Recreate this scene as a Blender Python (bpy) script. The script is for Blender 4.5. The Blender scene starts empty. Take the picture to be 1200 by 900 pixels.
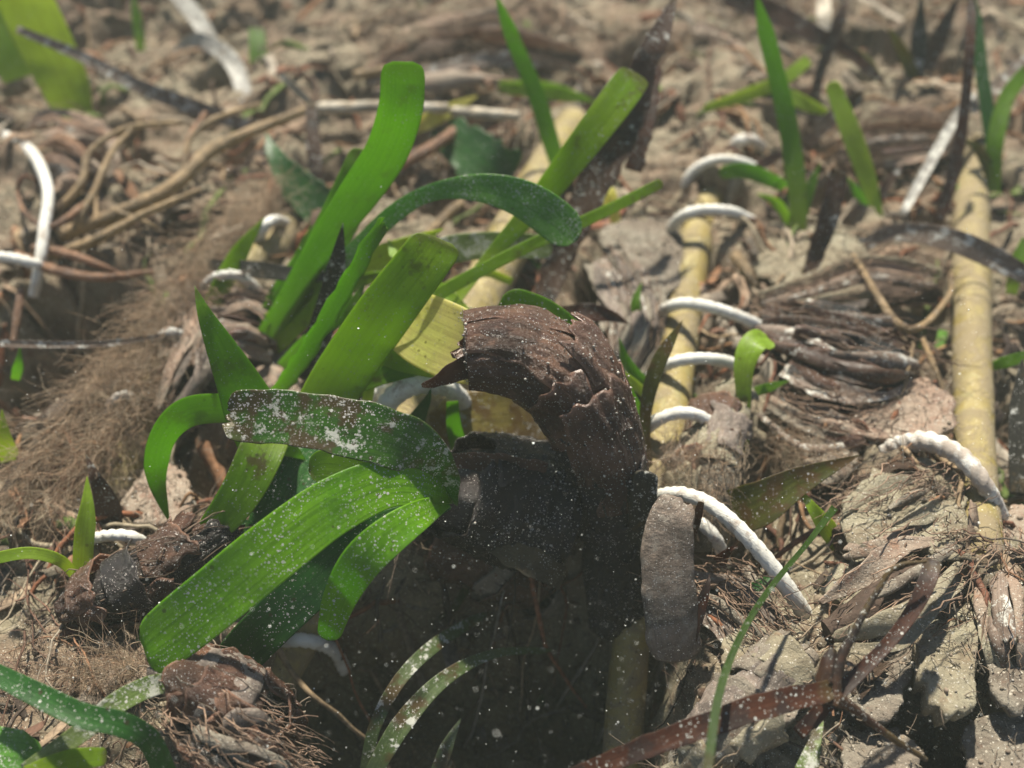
import bpy, math, random
import numpy as np
from mathutils import Vector

# ------------------------------------------------------------------ scene, camera, light
S = bpy.context.scene
C = S.collection
S.unit_settings.system = 'METRIC'
S.unit_settings.scale_length = 0.01          # one unit is one centimetre
R = math.radians
random.seed(7)
rng = np.random.default_rng(11)

CAM = np.array([0.0, -14.14, 14.14]); FPX = 1100.0
cd = bpy.data.cameras.new('camera'); cam = bpy.data.objects.new('camera', cd); C.objects.link(cam)
cam.location = CAM; cam.rotation_euler = (R(45), 0, 0)
cd.sensor_width = 36; cd.lens = 33.0; cd.clip_start = 0.05; cd.clip_end = 5000
cd.dof.use_dof = True; cd.dof.focus_distance = 14.8; cd.dof.aperture_fstop = 0.125
S.camera = cam

SUN_EL, SUN_AZ = 57, -10                      # azimuth from straight behind the scene towards the right
W = bpy.data.worlds.new('World'); S.world = W; W.use_nodes = True
wn = W.node_tree.nodes; wl = W.node_tree.links
bg = wn['Background']; sky = wn.new('ShaderNodeTexSky'); sky.sky_type = 'NISHITA'; sky.sun_disc = False
sky.sun_elevation = R(SUN_EL); sky.sun_rotation = R(SUN_AZ)
wl.new(sky.outputs[0], bg.inputs[0]); bg.inputs[1].default_value = 0.055
sd = bpy.data.lights.new('sun', 'SUN'); sun = bpy.data.objects.new('sun', sd); C.objects.link(sun)
sd.energy = 5.0; sd.angle = R(2.0); sd.color = (1.0, 0.94, 0.80)
sv = Vector((math.sin(R(SUN_AZ)) * math.cos(R(SUN_EL)), math.cos(R(SUN_AZ)) * math.cos(R(SUN_EL)), math.sin(R(SUN_EL))))
sun.rotation_euler = (-sv).to_track_quat('-Z', 'Y').to_euler(); sun.location = sv * 60
S.view_settings.view_transform = 'Standard'; S.view_settings.look = 'None'
S.view_settings.exposure = 0.95; S.view_settings.gamma = 1.0; S.view_settings.use_curve_mapping = False
S.render.engine = 'CYCLES'
S.cycles.max_bounces = 8; S.cycles.transparent_max_bounces = 8; S.cycles.volume_bounces = 1
S.cycles.use_denoising = True

# ------------------------------------------------------------------ measuring and noise
def norm(v): return v / (np.linalg.norm(v, axis=-1, keepdims=True) + 1e-12)
F_ = np.array([0, .70711, -.70711]); U_ = np.array([0, .70711, .70711]); R_ = np.array([1., 0, 0])
def P(px, py, h):
    """the place at height h (cm) that was measured at (px, py) on the photograph, and cm per pixel there"""
    d = F_ + R_ * (px - 600) / FPX + U_ * (450 - py) / FPX
    t = (h - CAM[2]) / d[2]
    return CAM + d * t, t / FPX

def hsh(ix, iy, seed):
    n = (ix.astype(np.int64) * 374761393 + iy.astype(np.int64) * 668265263 + seed * 974634777) & 0xFFFFFFFF
    n = ((n ^ (n >> 13)) * 1274126177) & 0xFFFFFFFF
    n = n ^ (n >> 16)
    return (n & 0xFFFF) / 65535.0
def vn(x, y, seed=0):
    ix = np.floor(x); iy = np.floor(y); fx = x - ix; fy = y - iy
    fx = fx * fx * fx * (fx * (fx * 6 - 15) + 10); fy = fy * fy * fy * (fy * (fy * 6 - 15) + 10)
    a = hsh(ix, iy, seed); b = hsh(ix + 1, iy, seed); c = hsh(ix, iy + 1, seed); d = hsh(ix + 1, iy + 1, seed)
    return (a + (b - a) * fx) * (1 - fy) + (c + (d - c) * fx) * fy
def fbm(x, y, oct=4, seed=0, gain=.5):
    s = 0; a = 1; t = 0
    for k in range(oct):
        s = s + a * (vn(x, y, seed + k * 17) - .5); t += a; a *= gain; x, y = x * 2.03 + 3.1, y * 2.03 + 1.7
    return s / t * 2
def sstep(a, b, x):
    t = np.clip((x - a) / (b - a), 0, 1); return t * t * (3 - 2 * t)
def cat(pts, n):
    """Catmull-Rom through the rows of pts, n samples spread by length of the first three columns"""
    p = np.array(pts, float); m = len(p)
    if m == 2: p = np.vstack([p[0], (p[0] * 2 + p[1]) / 3, (p[0] + p[1] * 2) / 3, p[1]]); m = 4
    q = np.vstack([2 * p[0] - p[1], p, 2 * p[-1] - p[-2]])
    tt = np.linspace(0, m - 1, max(n * 4, 60)); i = np.minimum(tt.astype(int), m - 2); f = (tt - i)[:, None]
    a, b, c, d = q[i], q[i + 1], q[i + 2], q[i + 3]
    r = .5 * (2 * b + (c - a) * f + (2 * a - 5 * b + 4 * c - d) * f ** 2 + (3 * b - a - 3 * c + d) * f ** 3)
    L = np.r_[0, np.cumsum(np.linalg.norm(np.diff(r[:, :3], axis=0), axis=1))]
    s = np.linspace(0, L[-1], n)
    return np.stack([np.interp(s, L, r[:, k]) for k in range(r.shape[1])], 1), L[-1]
def frames(c):
    T = norm(np.gradient(c, axis=0)); N = np.zeros_like(T)
    a = np.array([0, 0, 1.]) if abs(T[0][2]) < .8 else np.array([1., 0, 0])
    N[0] = norm(a - T[0] * (a @ T[0]))
    for k in range(1, len(c)):
        v = N[k - 1] - T[k] * (N[k - 1] @ T[k]); N[k] = norm(v)
    return T, N, np.cross(T, N)

# ------------------------------------------------------------------ the shape of the ground
def gx(px, py, h=0): return P(px, py, h)[0]
PITS = [(45, 395, 100, 3.6), (20, 470, 60, 2.0), (110, 350, 60, 1.6), (180, 540, 42, 1.3), (325, 430, 62, 2.0), (265, 540, 55, 1.8), (175, 700, 55, 1.3), (95, 330, 45, 1.3), (390, 210, 60, .9),
        (895, 545, 40, 1.2), (850, 640, 55, 1.3), (1000, 430, 45, .7), (1185, 470, 32, 1.2), (760, 60, 60, 1.1), (320, 20, 60, 1.0), (700, 330, 40, .9), (770, 390, 30, .7),
        (860, 700, 45, 1.1), (1050, 800, 40, 1.0), (1100, 850, 60, 1.5), (570, 190, 60, .7), (150, 440, 40, .9), (1100, 90, 40, .6), (200, 800, 30, .4)]
HUMPS = [(70, 200, 70, .9), (1040, 560, 60, .5), (830, 560, 40, .3), (430, 60, 120, .6), (230, 860, 60, .3), (1150, 640, 40, .2), (900, 60, 80, .4), (845, 120, 60, .7), (835, 225, 40, .45), (1050, 630, 80, 1.0), (1110, 740, 70, .9), (1190, 720, 60, .7), (1000, 800, 50, .5), (1140, 60, 60, .5), (800, 545, 30, .3)]
_r = random.Random(5)
for _k in range(170): _x, _y = _r.uniform(0, 1200), _r.uniform(-40, 600) ; PITS.append((_x, _y, _r.uniform(9, 30), _r.uniform(.6, 1.7)))
PITW = [(gx(a, b), P(a, b, 0)[1] * c, d) for a, b, c, d in PITS]
HUMPW = [(gx(a, b), P(a, b, 0)[1] * c, d) for a, b, c, d in HUMPS]
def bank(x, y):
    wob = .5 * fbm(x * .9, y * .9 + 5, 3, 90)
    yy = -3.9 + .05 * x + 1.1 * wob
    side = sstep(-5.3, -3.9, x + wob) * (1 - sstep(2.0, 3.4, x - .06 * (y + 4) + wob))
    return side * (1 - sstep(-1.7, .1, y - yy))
def siltmask(x, y): return sstep(-.22, .22, fbm(x * .24 + 3, y * .24 + 8, 3, 61) + .18 * np.exp(-((x - 4) ** 2 / 30 + (y - 3) ** 2 / 60)))
def ground(x, y, fine=True):
    sm = siltmask(x, y)
    w1 = 1.2 * fbm(x * .35 + 9, y * .35, 3, 5); w2 = 1.2 * fbm(x * .35, y * .35 + 7, 3, 6)
    h = .75 * fbm(x * .33 + w1 * .4, y * .33 + w2 * .4, 3, 1)
    r = 1 - np.abs(fbm(x * .8 + w1, y * .8 + w2, 4, 20)) * 2.4
    h = h + .46 * (r - .6) * (1 - .55 * sm) + .05 * sm
    for c, s, d in PITW:
        if len(x) < 2 and abs(x[0] - c[0]) > 4 * s: continue
        q = np.exp(-(((x - c[0]) ** 2 + (y - c[1]) ** 2 * 1.3) / (s * 1.0) ** 2) ** 2); h = h - d * q
    for c, s, d in HUMPW:
        q = np.exp(-((x - c[0]) ** 2 + (y - c[1]) ** 2) / (2 * (s * .8) ** 2)); h = h + d * q
    b = bank(x, y)
    h = h - 4.6 * b * (1 - .12 * fbm(x, y * 1.5, 3, 44))
    if fine:
        h = h + (.16 * fbm(x * 2.6 + w1 * 2, y * 2.6 + w2 * 2, 3, 31) + .09 * np.abs(fbm(x * 5 + w2 * 3, y * 5 + w1 * 3, 3, 37)) + .05 * fbm(x * 14, y * 14, 2, 41)) * (1 - .6 * sm)
    return h
def gz(x, y): return float(ground(np.array([float(x)]), np.array([float(y)]))[0])

# ------------------------------------------------------------------ mesh building
class MB:
    def __init__(s): s.v = []; s.f4 = []; s.f3 = []; s.n = 0; s.uv = []; s.col = []; s.has_col = False
    def add(s, v, f, uv=None, col=None):
        v = np.asarray(v, float); f = np.asarray(f, int)
        s.v.append(v); (s.f4 if f.shape[1] == 4 else s.f3).append(f + s.n); s.n += len(v)
        s.uv.append(np.zeros((len(v), 2)) if uv is None else np.asarray(uv, float))
        if col is not None: s.has_col = True
        s.col.append(np.ones((len(v), 3)) * .5 if col is None else np.broadcast_to(np.asarray(col, float), (len(v), 3)))
    def build(s, name, mat, parent=None, origin=None, smooth=True):
        v = np.vstack(s.v)
        if parent is not None: o0 = np.array(parent['o'])
        elif origin is not None: o0 = np.asarray(origin, float)
        else: k = v[:, 2].argmin(); o0 = v[k].copy()
        me = bpy.data.meshes.new(name)
        f4 = np.vstack(s.f4) if s.f4 else np.zeros((0, 4), int); f3 = np.vstack(s.f3) if s.f3 else np.zeros((0, 3), int)
        me.vertices.add(len(v)); me.vertices.foreach_set('co', (v - o0).astype(np.float32).ravel())
        idx = np.r_[f4.ravel(), f3.ravel()].astype(np.int32); me.loops.add(len(idx)); me.loops.foreach_set('vertex_index', idx)
        st = np.r_[np.arange(len(f4)) * 4, len(f4) * 4 + np.arange(len(f3)) * 3].astype(np.int32)
        me.polygons.add(len(st)); me.polygons.foreach_set('loop_start', st)
        me.update(calc_edges=True)
        me.polygons.foreach_set('use_smooth', np.full(len(st), smooth))
        ul = me.uv_layers.new(name='UVMap'); ul.data.foreach_set('uv', np.vstack(s.uv)[idx].astype(np.float32).ravel())
        if s.has_col:
            ca = me.color_attributes.new('tint', 'FLOAT_COLOR', 'POINT')
            ca.data.foreach_set('color', np.c_[np.vstack(s.col), np.ones(len(v))].astype(np.float32).ravel())
        me.materials.append(mat); me.update()
        o = bpy.data.objects.new(name, me); C.objects.link(o)
        if parent is not None: o.parent = parent
        else: o.location = o0; o['o'] = [float(a) for a in o0]
        return o

def tag(o, label=None, cat_=None, group=None, kind=None):
    if label: o['label'] = label
    if cat_: o['category'] = cat_
    if group: o['group'] = group
    if kind: o['kind'] = kind
    return o
def thing(name, at, label, cat_, group=None):
    o = bpy.data.objects.new(name, None); C.objects.link(o); o.location = at; o.empty_display_size = .3
    o['o'] = [float(a) for a in at]
    return tag(o, label, cat_, group)

def grid_faces(n, m, close=False):
    """quads of an n by m sheet of vertices; close joins the last column to the first"""
    i = np.arange(n - 1)[:, None]; j = np.arange(m if close else m - 1)[None]; k = (j + 1) % m
    return np.stack([i * m + j, i * m + k, (i + 1) * m + k, (i + 1) * m + j], -1).reshape(-1, 4)

def world_path(pts):
    return [tuple(P(a[0], a[1], a[2])[0]) + (a[3] * P(a[0], a[1], a[2])[1],) + tuple(a[4:]) for a in pts]

def ribbon_mb(mb, pts, n=44, m=10, cup=.12, thick=.016, end='round', start='flat', skew=0., wave=.03, seed=0, ragged=0., col=None):
    """a leaf blade: rows are (px, py, height, width in px, roll); a closed sheet with thickness"""
    rows = [tuple(a) + ((0.,) if len(a) == 4 else ()) for a in pts]
    q, L = cat(world_path(rows), n)
    c, w, roll = q[:, :3], q[:, 3], q[:, 4]
    T = norm(np.gradient(c, axis=0)); V = norm(CAM - c)
    A = norm(np.cross(T, V)); N = np.cross(A, T)
    cr, sr = np.cos(roll)[:, None], np.sin(roll)[:, None]
    A, N = A * cr + N * sr, N * cr - A * sr
    s = np.linspace(0, L, n); d1 = (L - s) / (w / 2 + 1e-6); d0 = s / (w / 2 + 1e-6)
    def prof(d, k):
        if k == 'round': return np.sqrt(np.clip(1 - (1 - np.clip(d, 0, 1)) ** 2, 0.0016, 1))
        if k == 'cut': return np.clip(1 - (1 - np.clip(d * 1.35, 0, 1)) ** 3, 0, 1) ** .5 * .52 + .48
        if k == 'point': return np.clip(d / 5, .01, 1) ** .8
        return np.ones_like(d)
    # put more rows into the end
    if end == 'round' or end == 'cut':
        t = np.linspace(0, 1, n); dl = min(.4, .6 * w[-1] / L); e = np.r_[np.linspace(0, 1 - dl, n - 11), 1 - dl * np.cos(np.linspace(0, np.pi / 2, 12)[1:])]
        def rs(a): return np.stack([np.interp(e, t, a[:, k]) for k in range(a.shape[1])], 1)
        c, A, N, T = rs(c), norm(rs(A)), norm(rs(N)), norm(rs(T)); w = np.interp(e, t, w); s = e * L
        d1 = (L - s) / (w / 2 + 1e-6); d0 = s / (w / 2 + 1e-6)
    pw = prof(d1, end) * prof(d0, start)
    u = np.sin(np.linspace(-1, 1, m + 1) * np.pi / 2)[None, :]; u = np.where(np.abs(u) < .999, u * .985 , u); cup = cup * .26 * (1 if seed % 3 else -1)
    wob = 1 + .05 * (vn(s * 1.1 + seed * 7.7, s * 0 + 3.3, seed) - .5)
    hw = (w * pw * wob / 2)[:, None]
    if ragged: hw = hw * (1 + ragged * (vn(s[:, None] * 5 + seed, np.sign(u) * 3. + 9, 3 + seed) - .5) * (np.abs(u) > .8))
    rip = wave * (fbm(np.broadcast_to(s[:, None] * 1.3, (n, m + 1)) + seed * 3.1, u * .8 + seed, 2, seed + 4))
    X = c[:, None] + A[:, None] * (u * hw)[..., None] + N[:, None] * ((-cup * w)[:, None] * (u ** 2 - .3) + rip * (w[:, None] * 1.2))[..., None]
    if skew: X = X + T[:, None] * (u * hw * skew * sstep(2.5, 0, d1)[:, None])[..., None]
    if ragged: X = X + T[:, None] * ((vn(u * 4 + seed * 5.5, u * 0 + 1.1, seed) - .5) * 2 * ragged * w[:, None] * sstep(1.6, 0, d1)[:, None])[..., None]
    th = thick * (1 - .6 * np.abs(u) ** 12)
    top = X + N[:, None] * (th / 2)[..., None]; bot = X - N[:, None] * (th / 2)[..., None]
    ring = np.concatenate([top, bot[:, ::-1]], 1)                          # n x 2(m+1), closed round
    k = 2 * (m + 1); uu = np.concatenate([np.broadcast_to(u, (n, m + 1)), np.broadcast_to(u[:, ::-1], (n, m + 1))], 1)
    uv = np.stack([uu * .5 + .5, np.broadcast_to((s / L)[:, None], (n, k))], -1).reshape(-1, 2)
    f = [grid_faces(n, k, True)]
    caps = []
    for row in (0, n - 1):
        b = row * k
        for j in range(m): caps.append((b + j, b + j + 1, b + k - 2 - j, b + k - 1 - j) if row else (b + j + 1, b + j, b + k - 1 - j, b + k - 2 - j))
    mb.add(ring.reshape(-1, 3), np.vstack([f[0], np.array(caps)]), uv, col)

def tube_mb(mb, c, r, sides=8, cap=True, twist=0., lobes=0, lobe=.12, rough=0., seed=0, col=None, flat=1.):
    c = np.asarray(c, float); n = len(c); T, N, B = frames(c); r = np.broadcast_to(np.asarray(r, float), (n,))
    th = np.linspace(0, 2 * np.pi, sides, endpoint=False)[None]
    L = np.r_[0, np.cumsum(np.linalg.norm(np.diff(c, axis=0), axis=1))]
    rr = np.broadcast_to(r[:, None], (n, sides)).copy()
    if lobes: rr = rr * (1 - lobe + lobe * 1.6 * np.abs(np.cos(.5 * lobes * (th - twist * L[:, None]))))
    if rough: rr = rr * (1 + rough * fbm(np.cos(th) * 1.6 + seed * 3 + L[:, None] * 1.2 / max(r.mean(), .02) * .35, np.sin(th) * 1.6 + L[:, None] * .8, 4, seed))
    X = c[:, None] + N[:, None] * (np.cos(th) * rr)[..., None] + B[:, None] * (np.sin(th) * rr * flat)[..., None]
    uv = np.stack([np.broadcast_to(th / 6.2832, (n, sides)), np.broadcast_to(L[:, None], (n, sides))], -1).reshape(-1, 2)
    mb.add(X.reshape(-1, 3), grid_faces(n, sides, True), uv, col)
    if cap and sides >= 3:
        for row, ctr in ((0, c[0] - T[0] * r[0] * .25), (n - 1, c[-1] + T[-1] * r[-1] * .25)):
            v = np.vstack([X[row], ctr[None]]); j = np.arange(sides)
            f = np.stack([j, (j + 1) % sides, np.full(sides, sides)], 1)
            if row == 0: f = f[:, ::-1]
            mb.add(v, f, np.c_[np.zeros(sides + 1), np.full(sides + 1, L[row])], col)

def tube(name, pts, mat, parent=None, n=40, sides=10, **k):
    """rows are (px, py, height, diameter in px)"""
    q, L = cat(world_path(pts), n); mb = MB(); tube_mb(mb, q[:, :3], q[:, 3] / 2, sides, **k)
    return mb.build(name, mat, parent, None if parent is not None else q[0, :3])

def shell_mb(mb, c, T, N, B, r, t0, t1, a0, a1, off, thick=.035, jag=.12, n=22, m=18, seed=0, flare=.0, rough=.06):
    """a torn sheath wrapped part of the way round a stem"""
    K = len(c); t = np.linspace(0, 1, n); u = np.linspace(0, 1, m)
    end = t1 - jag * (.55 * vn(u * 5 + seed * 3.3, u * 0 + .5, seed) + .45 * vn(u * 14 + seed, u * 0 + 2.5, seed + 1)) * (t1 - t0) * 2.2
    tt = t0 + (end[None] - t0) * t[:, None]
    x = np.clip(tt, 0, 1) * (K - 1); i = np.minimum(x.astype(int), K - 2); f = x - i
    def I(a): return a[i] * (1 - f)[..., None] + a[i + 1] * f[..., None]
    rr = r[i] * (1 - f) + r[i + 1] * f
    aw = (.06 * (vn(t * 4 + seed, t * 0 + 7, seed) - .5))[:, None]
    ang = a0 + aw * 6 + (a1 - a0) * u[None]
    off_ = rr + off + flare * (t[:, None] ** 2) + rough * fbm(ang * 1.4 + seed * 5, tt * 9 + seed, 4, seed) + .035 * np.abs(np.sin(ang * 9 + seed + 1.5 * tt)) + .10 * np.minimum(np.abs(fbm(ang * 2.6 + seed, tt * 5 + ang, 3, seed + 9)), .3)
    nn = norm(I(N)); bb = norm(I(B)); d = nn * np.cos(ang)[..., None] + bb * np.sin(ang)[..., None]
    O = I(c) + d * off_[..., None]; In = O - d * thick
    uv = np.stack([np.broadcast_to(u[None], (n, m)), np.broadcast_to(t[:, None], (n, m))], -1).reshape(-1, 2)
    ring = np.concatenate([O, In[:, ::-1]], 1); uv2 = np.concatenate([uv.reshape(n, m, 2), uv.reshape(n, m, 2)[:, ::-1]], 1).reshape(-1, 2)
    k = 2 * m; caps = []
    for row in (0, n - 1):
        b = row * k
        for j in range(m - 1): caps.append((b + j, b + j + 1, b + k - 2 - j, b + k - 1 - j) if row else (b + j + 1, b + j, b + k - 1 - j, b + k - 2 - j))
    mb.add(ring.reshape(-1, 3), np.vstack([grid_faces(n, k, True), np.array(caps)]), uv2)

# ------------------------------------------------------------------ materials
class M:
    def __init__(s, name):
        s.m = bpy.data.materials.new(name); s.m.use_nodes = True; s.t = s.m.node_tree; s.n = s.t.nodes; s.n.clear()
        s.out = s.n.new('ShaderNodeOutputMaterial'); s.tc = s.n.new('ShaderNodeTexCoord')
        s.b = s.n.new('ShaderNodeBsdfPrincipled'); s.link(s.b.outputs[0], s.out.inputs['Surface'])
        g = s.n.new('ShaderNodeNewGeometry'); s.pos = g.outputs['Position']
    def link(s, a, b): s.t.links.new(a, b)
    def set(s, sock, v):
        if isinstance(v, bpy.types.NodeSocket): s.link(v, sock)
        else: sock.default_value = (*v, 1) if isinstance(v, tuple) and len(v) == 3 and sock.type == 'RGBA' else v
    def noise(s, scale, detail=4, vec=None, rough=.55, dist=0.):
        x = s.n.new('ShaderNodeTexNoise'); x.inputs['Scale'].default_value = scale; x.inputs['Detail'].default_value = detail
        x.inputs['Roughness'].default_value = rough; x.inputs['Distortion'].default_value = dist
        s.link(vec or s.pos, x.inputs['Vector']); return x.outputs['Fac']
    def ramp(s, fac, a, b, lo=0., hi=1.):
        x = s.n.new('ShaderNodeMapRange'); x.interpolation_type = 'SMOOTHSTEP'
        s.set(x.inputs['Value'], fac); s.set(x.inputs['From Min'], a); s.set(x.inputs['From Max'], b); s.set(x.inputs['To Min'], lo); s.set(x.inputs['To Max'], hi)
        return x.outputs[0]
    def mix(s, f, a, b, mode='MIX'):
        x = s.n.new('ShaderNodeMix'); x.data_type = 'RGBA'; x.blend_type = mode
        s.set(x.inputs[0], f); s.set(x.inputs[6], a); s.set(x.inputs[7], b); return x.outputs[2]
    def math(s, op, a, b=0.):
        x = s.n.new('ShaderNodeMath'); x.operation = op; s.set(x.inputs[0], a); s.set(x.inputs[1], b); return x.outputs[0]
    def scalevec(s, v, sc):
        x = s.n.new('ShaderNodeMapping'); x.inputs['Scale'].default_value = sc; s.link(v, x.inputs['Vector']); return x.outputs[0]
    def sep(s, v):
        x = s.n.new('ShaderNodeSeparateXYZ'); s.link(v, x.inputs[0]); return x.outputs
    def attr(s, name):
        x = s.n.new('ShaderNodeAttribute'); x.attribute_name = name; return x.outputs['Color']
    def specks(s, scale, size, keep, vec=None):
        """round grains: fraction keep of the cells carry one"""
        v = s.n.new('ShaderNodeTexVoronoi'); v.inputs['Scale'].default_value = scale; s.link(vec or s.pos, v.inputs['Vector'])
        h = s.sep(v.outputs['Color'])
        rad = s.math('MULTIPLY', h[1], size)
        a = s.math('LESS_THAN', v.outputs['Distance'], rad); k = s.math('LESS_THAN', h[0], keep)
        return s.math('MULTIPLY', a, k)
    def bump(s, h, strength, dist):
        x = s.n.new('ShaderNodeBump'); x.inputs['Strength'].default_value = strength; x.inputs['Distance'].default_value = dist
        s.link(h, x.inputs['Height']); s.link(x.outputs[0], s.b.inputs['Normal']); return x.outputs[0]

def leaf_mat(name, a, b, speck=.25, speck_size=.34, brown=0., brown_col=(.07, .045, .015), edge=.25, trans=.62, rough=.36, silt=0., trcol=None, pale=0.):
    k = M(name); uv = k.sep(k.tc.outputs['UV'])
    c = k.mix(k.ramp(k.noise(.9, 3), .35, .65), a, b)
    vein = k.noise(1., 4, k.scalevec(k.tc.outputs['UV'], (20, .7, 1)), .7)
    c = k.mix(k.ramp(vein, .42, .62, .0, .75), c, tuple(x * .5 for x in a)); c = k.mix(k.ramp(k.noise(2.6, 5, rough=.7), .5, .68, 0, .45), c, tuple(x * .45 for x in a))
    cells = k.noise(16, 4, rough=.7); c = k.mix(k.ramp(cells, .5, .72, 0, .5), c, tuple(x * 1.5 for x in b))
    if pale: c = k.mix(k.ramp(uv[1], 0., .42, pale, 0.), c, (.34, .40, .05))          # blades are pale where they leave the sheath
    e = k.math('ABSOLUTE', k.math('SUBTRACT', uv[0], .5))
    rim = k.math('MAXIMUM', k.ramp(e, .462, .497), k.ramp(uv[1], .985, .998))
    c = k.mix(k.math('MULTIPLY', rim, edge), c, (.05, .022, .008))
    if edge >= .3: c = k.mix(k.ramp(k.math('ADD', uv[1], k.math('MULTIPLY', k.noise(3, 4, rough=.7), .12)), .985, 1.05, 0, .8), c, (.075, .05, .015))
    if brown: c = k.mix(k.ramp(k.noise(1.7, 5, rough=.68), .62 - brown * .35, .70 - brown * .3), c, brown_col)
    dots = k.math('MULTIPLY', k.specks(8, .3, .2), .85); c = k.mix(dots, c, (.045, .03, .012))
    sp = k.math('MAXIMUM', k.specks(15, speck_size * .95, speck), k.specks(33, speck_size * 1.15, min(.9, speck * 1.5)))
    clump = k.ramp(k.noise(1.1, 3), .38, .62, .15, 1.)
    sp = k.math('MULTIPLY', sp, clump)
    if silt:
        sl = k.ramp(k.noise(3.2, 6, rough=.75), .60 - silt * .3, .66 - silt * .24); sp = k.math('MAXIMUM', sp, k.math('MULTIPLY', sl, .8))
    c2 = k.mix(sp, c, (.66, .65, .58))
    k.set(k.b.inputs['Base Color'], c2); k.set(k.b.inputs['Roughness'], k.ramp(k.noise(6, 3), .3, .7, rough, rough + .2))
    k.b.inputs['Specular IOR Level'].default_value = .4
    h = k.math('ADD', k.math('MULTIPLY', vein, .5), k.math('ADD', k.math('MULTIPLY', sp, .9), k.math('MULTIPLY', k.noise(5, 3), .7)))
    nb = k.bump(h, .5, .02)
    tr = k.n.new('ShaderNodeBsdfTranslucent'); k.link(nb, tr.inputs['Normal'])
    tcol = trcol or tuple(min(.95, x * 2.75 + .008) for x in b)
    k.set(tr.inputs['Color'], k.mix(k.math('MULTIPLY', sp, .7), k.mix(.72, c, tcol), (.2, .2, .15)))
    mx = k.n.new('ShaderNodeMixShader'); mx.inputs[0].default_value = trans
    k.link(k.b.outputs[0], mx.inputs[1]); k.link(tr.outputs[0], mx.inputs[2]); k.link(mx.outputs[0], k.out.inputs['Surface'])
    return k.m

def earth_mat(name, cols, sc=1., bump=.6, tint=False, grains=.5, rough=.9):
    k = M(name); c = k.mix(k.ramp(k.noise(.5 * sc, 4, dist=.6), .38, .62), cols[0], cols[1])
    c = k.mix(k.ramp(k.noise(1.3 * sc, 5, rough=.65, dist=.8), .5, .68), c, cols[2])
    c = k.mix(k.ramp(k.noise(3.1 * sc, 5, rough=.7), .56, .7), c, cols[3])
    c = k.mix(k.ramp(k.noise(24, 4, rough=.7), .35, .7, .35, 0.), c, tuple(x * .35 for x in cols[1]))
    g1 = k.specks(13, .32, grains); g2 = k.specks(27, .36, grains)
    c = k.mix(k.math('MULTIPLY', g1, .75), c, (.50, .45, .37)); c = k.mix(k.math('MULTIPLY', g2, .75), c, (.58, .54, .46))
    c = k.mix(k.math('MULTIPLY', k.specks(24, .33, .4), .5), c, (.09, .065, .05))
    if tint: c = k.mix(1., c, k.attr('tint'), 'MULTIPLY')
    k.set(k.b.inputs['Base Color'], c); k.b.inputs['Roughness'].default_value = rough; k.b.inputs['Specular IOR Level'].default_value = .25
    h = k.math('ADD', k.noise(7, 6, rough=.7), k.math('ADD', k.math('MULTIPLY', k.noise(26, 4, rough=.7), .5), k.math('MULTIPLY', k.math('ADD', g1, g2), .15)))
    k.bump(h, bump, .09); return k.m

def sheath_mat(name, a, b, sil=.3, gloss=.4, trans=.15, rim=.0):
    k = M(name); f = k.noise(1., 4, k.scalevec(k.tc.outputs['UV'], (30, 2.5, 1)))
    c = k.mix(k.ramp(k.noise(1.5, 4), .35, .65), a, b)
    c = k.mix(k.ramp(f, .42, .65, 0, .35), c, tuple(x * .4 for x in a)); c = k.mix(k.ramp(k.noise(1.1, 5, rough=.65, dist=.7), .42, .6, 0, .8), c, tuple(x * .3 for x in a)); c = k.mix(k.ramp(k.noise(5, 5, rough=.7), .55, .7, 0, .5), c, tuple(x * 1.7 for x in b))
    uv = k.sep(k.tc.outputs['UV']); ed = k.math('ABSOLUTE', k.math('SUBTRACT', uv[0], .5))
    if rim: c = k.mix(k.math('MULTIPLY', k.math('MAXIMUM', k.ramp(ed, .455, .49), k.ramp(uv[1], .94, .985)), rim), c, tuple(min(.5, x * 2.2 + .05) for x in b))
    sl = k.ramp(k.noise(4.5, 6, rough=.78), .64 - sil * .22, .72 - sil * .16)
    up = k.sep(k.n.new('ShaderNodeNewGeometry').outputs['Normal'])[2]
    c = k.mix(k.math('MULTIPLY', k.math('MULTIPLY', sl, .75), k.ramp(up, -.2, .5)), c, (.30, .26, .21))     # silt settles on what faces up
    sp = k.math('MAXIMUM', k.specks(17, .30, .2), k.specks(36, .42, .4)); sp = k.math('MULTIPLY', sp, k.ramp(k.noise(1.6, 3), .36, .52)); c = k.mix(sp, c, (.55, .50, .45))
    k.set(k.b.inputs['Base Color'], c); k.set(k.b.inputs['Roughness'], k.ramp(sl, 0, 1, gloss, .9)); k.b.inputs['Specular IOR Level'].default_value = .6
    h = k.math('ADD', k.math('MULTIPLY', f, .3), k.math('ADD', k.math('MULTIPLY', k.noise(7, 6, rough=.75), 1.3), k.math('MULTIPLY', sp, .6)))
    nb = k.bump(h, .9, .07)
    if trans:
        tr = k.n.new('ShaderNodeBsdfTranslucent'); k.link(nb, tr.inputs['Normal']); k.set(tr.inputs['Color'], tuple(min(.9, x * 2.6) for x in b))
        mx = k.n.new('ShaderNodeMixShader'); mx.inputs[0].default_value = trans
        k.link(k.b.outputs[0], mx.inputs[1]); k.link(tr.outputs[0], mx.inputs[2]); k.link(mx.outputs[0], k.out.inputs['Surface'])
    return k.m

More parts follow.
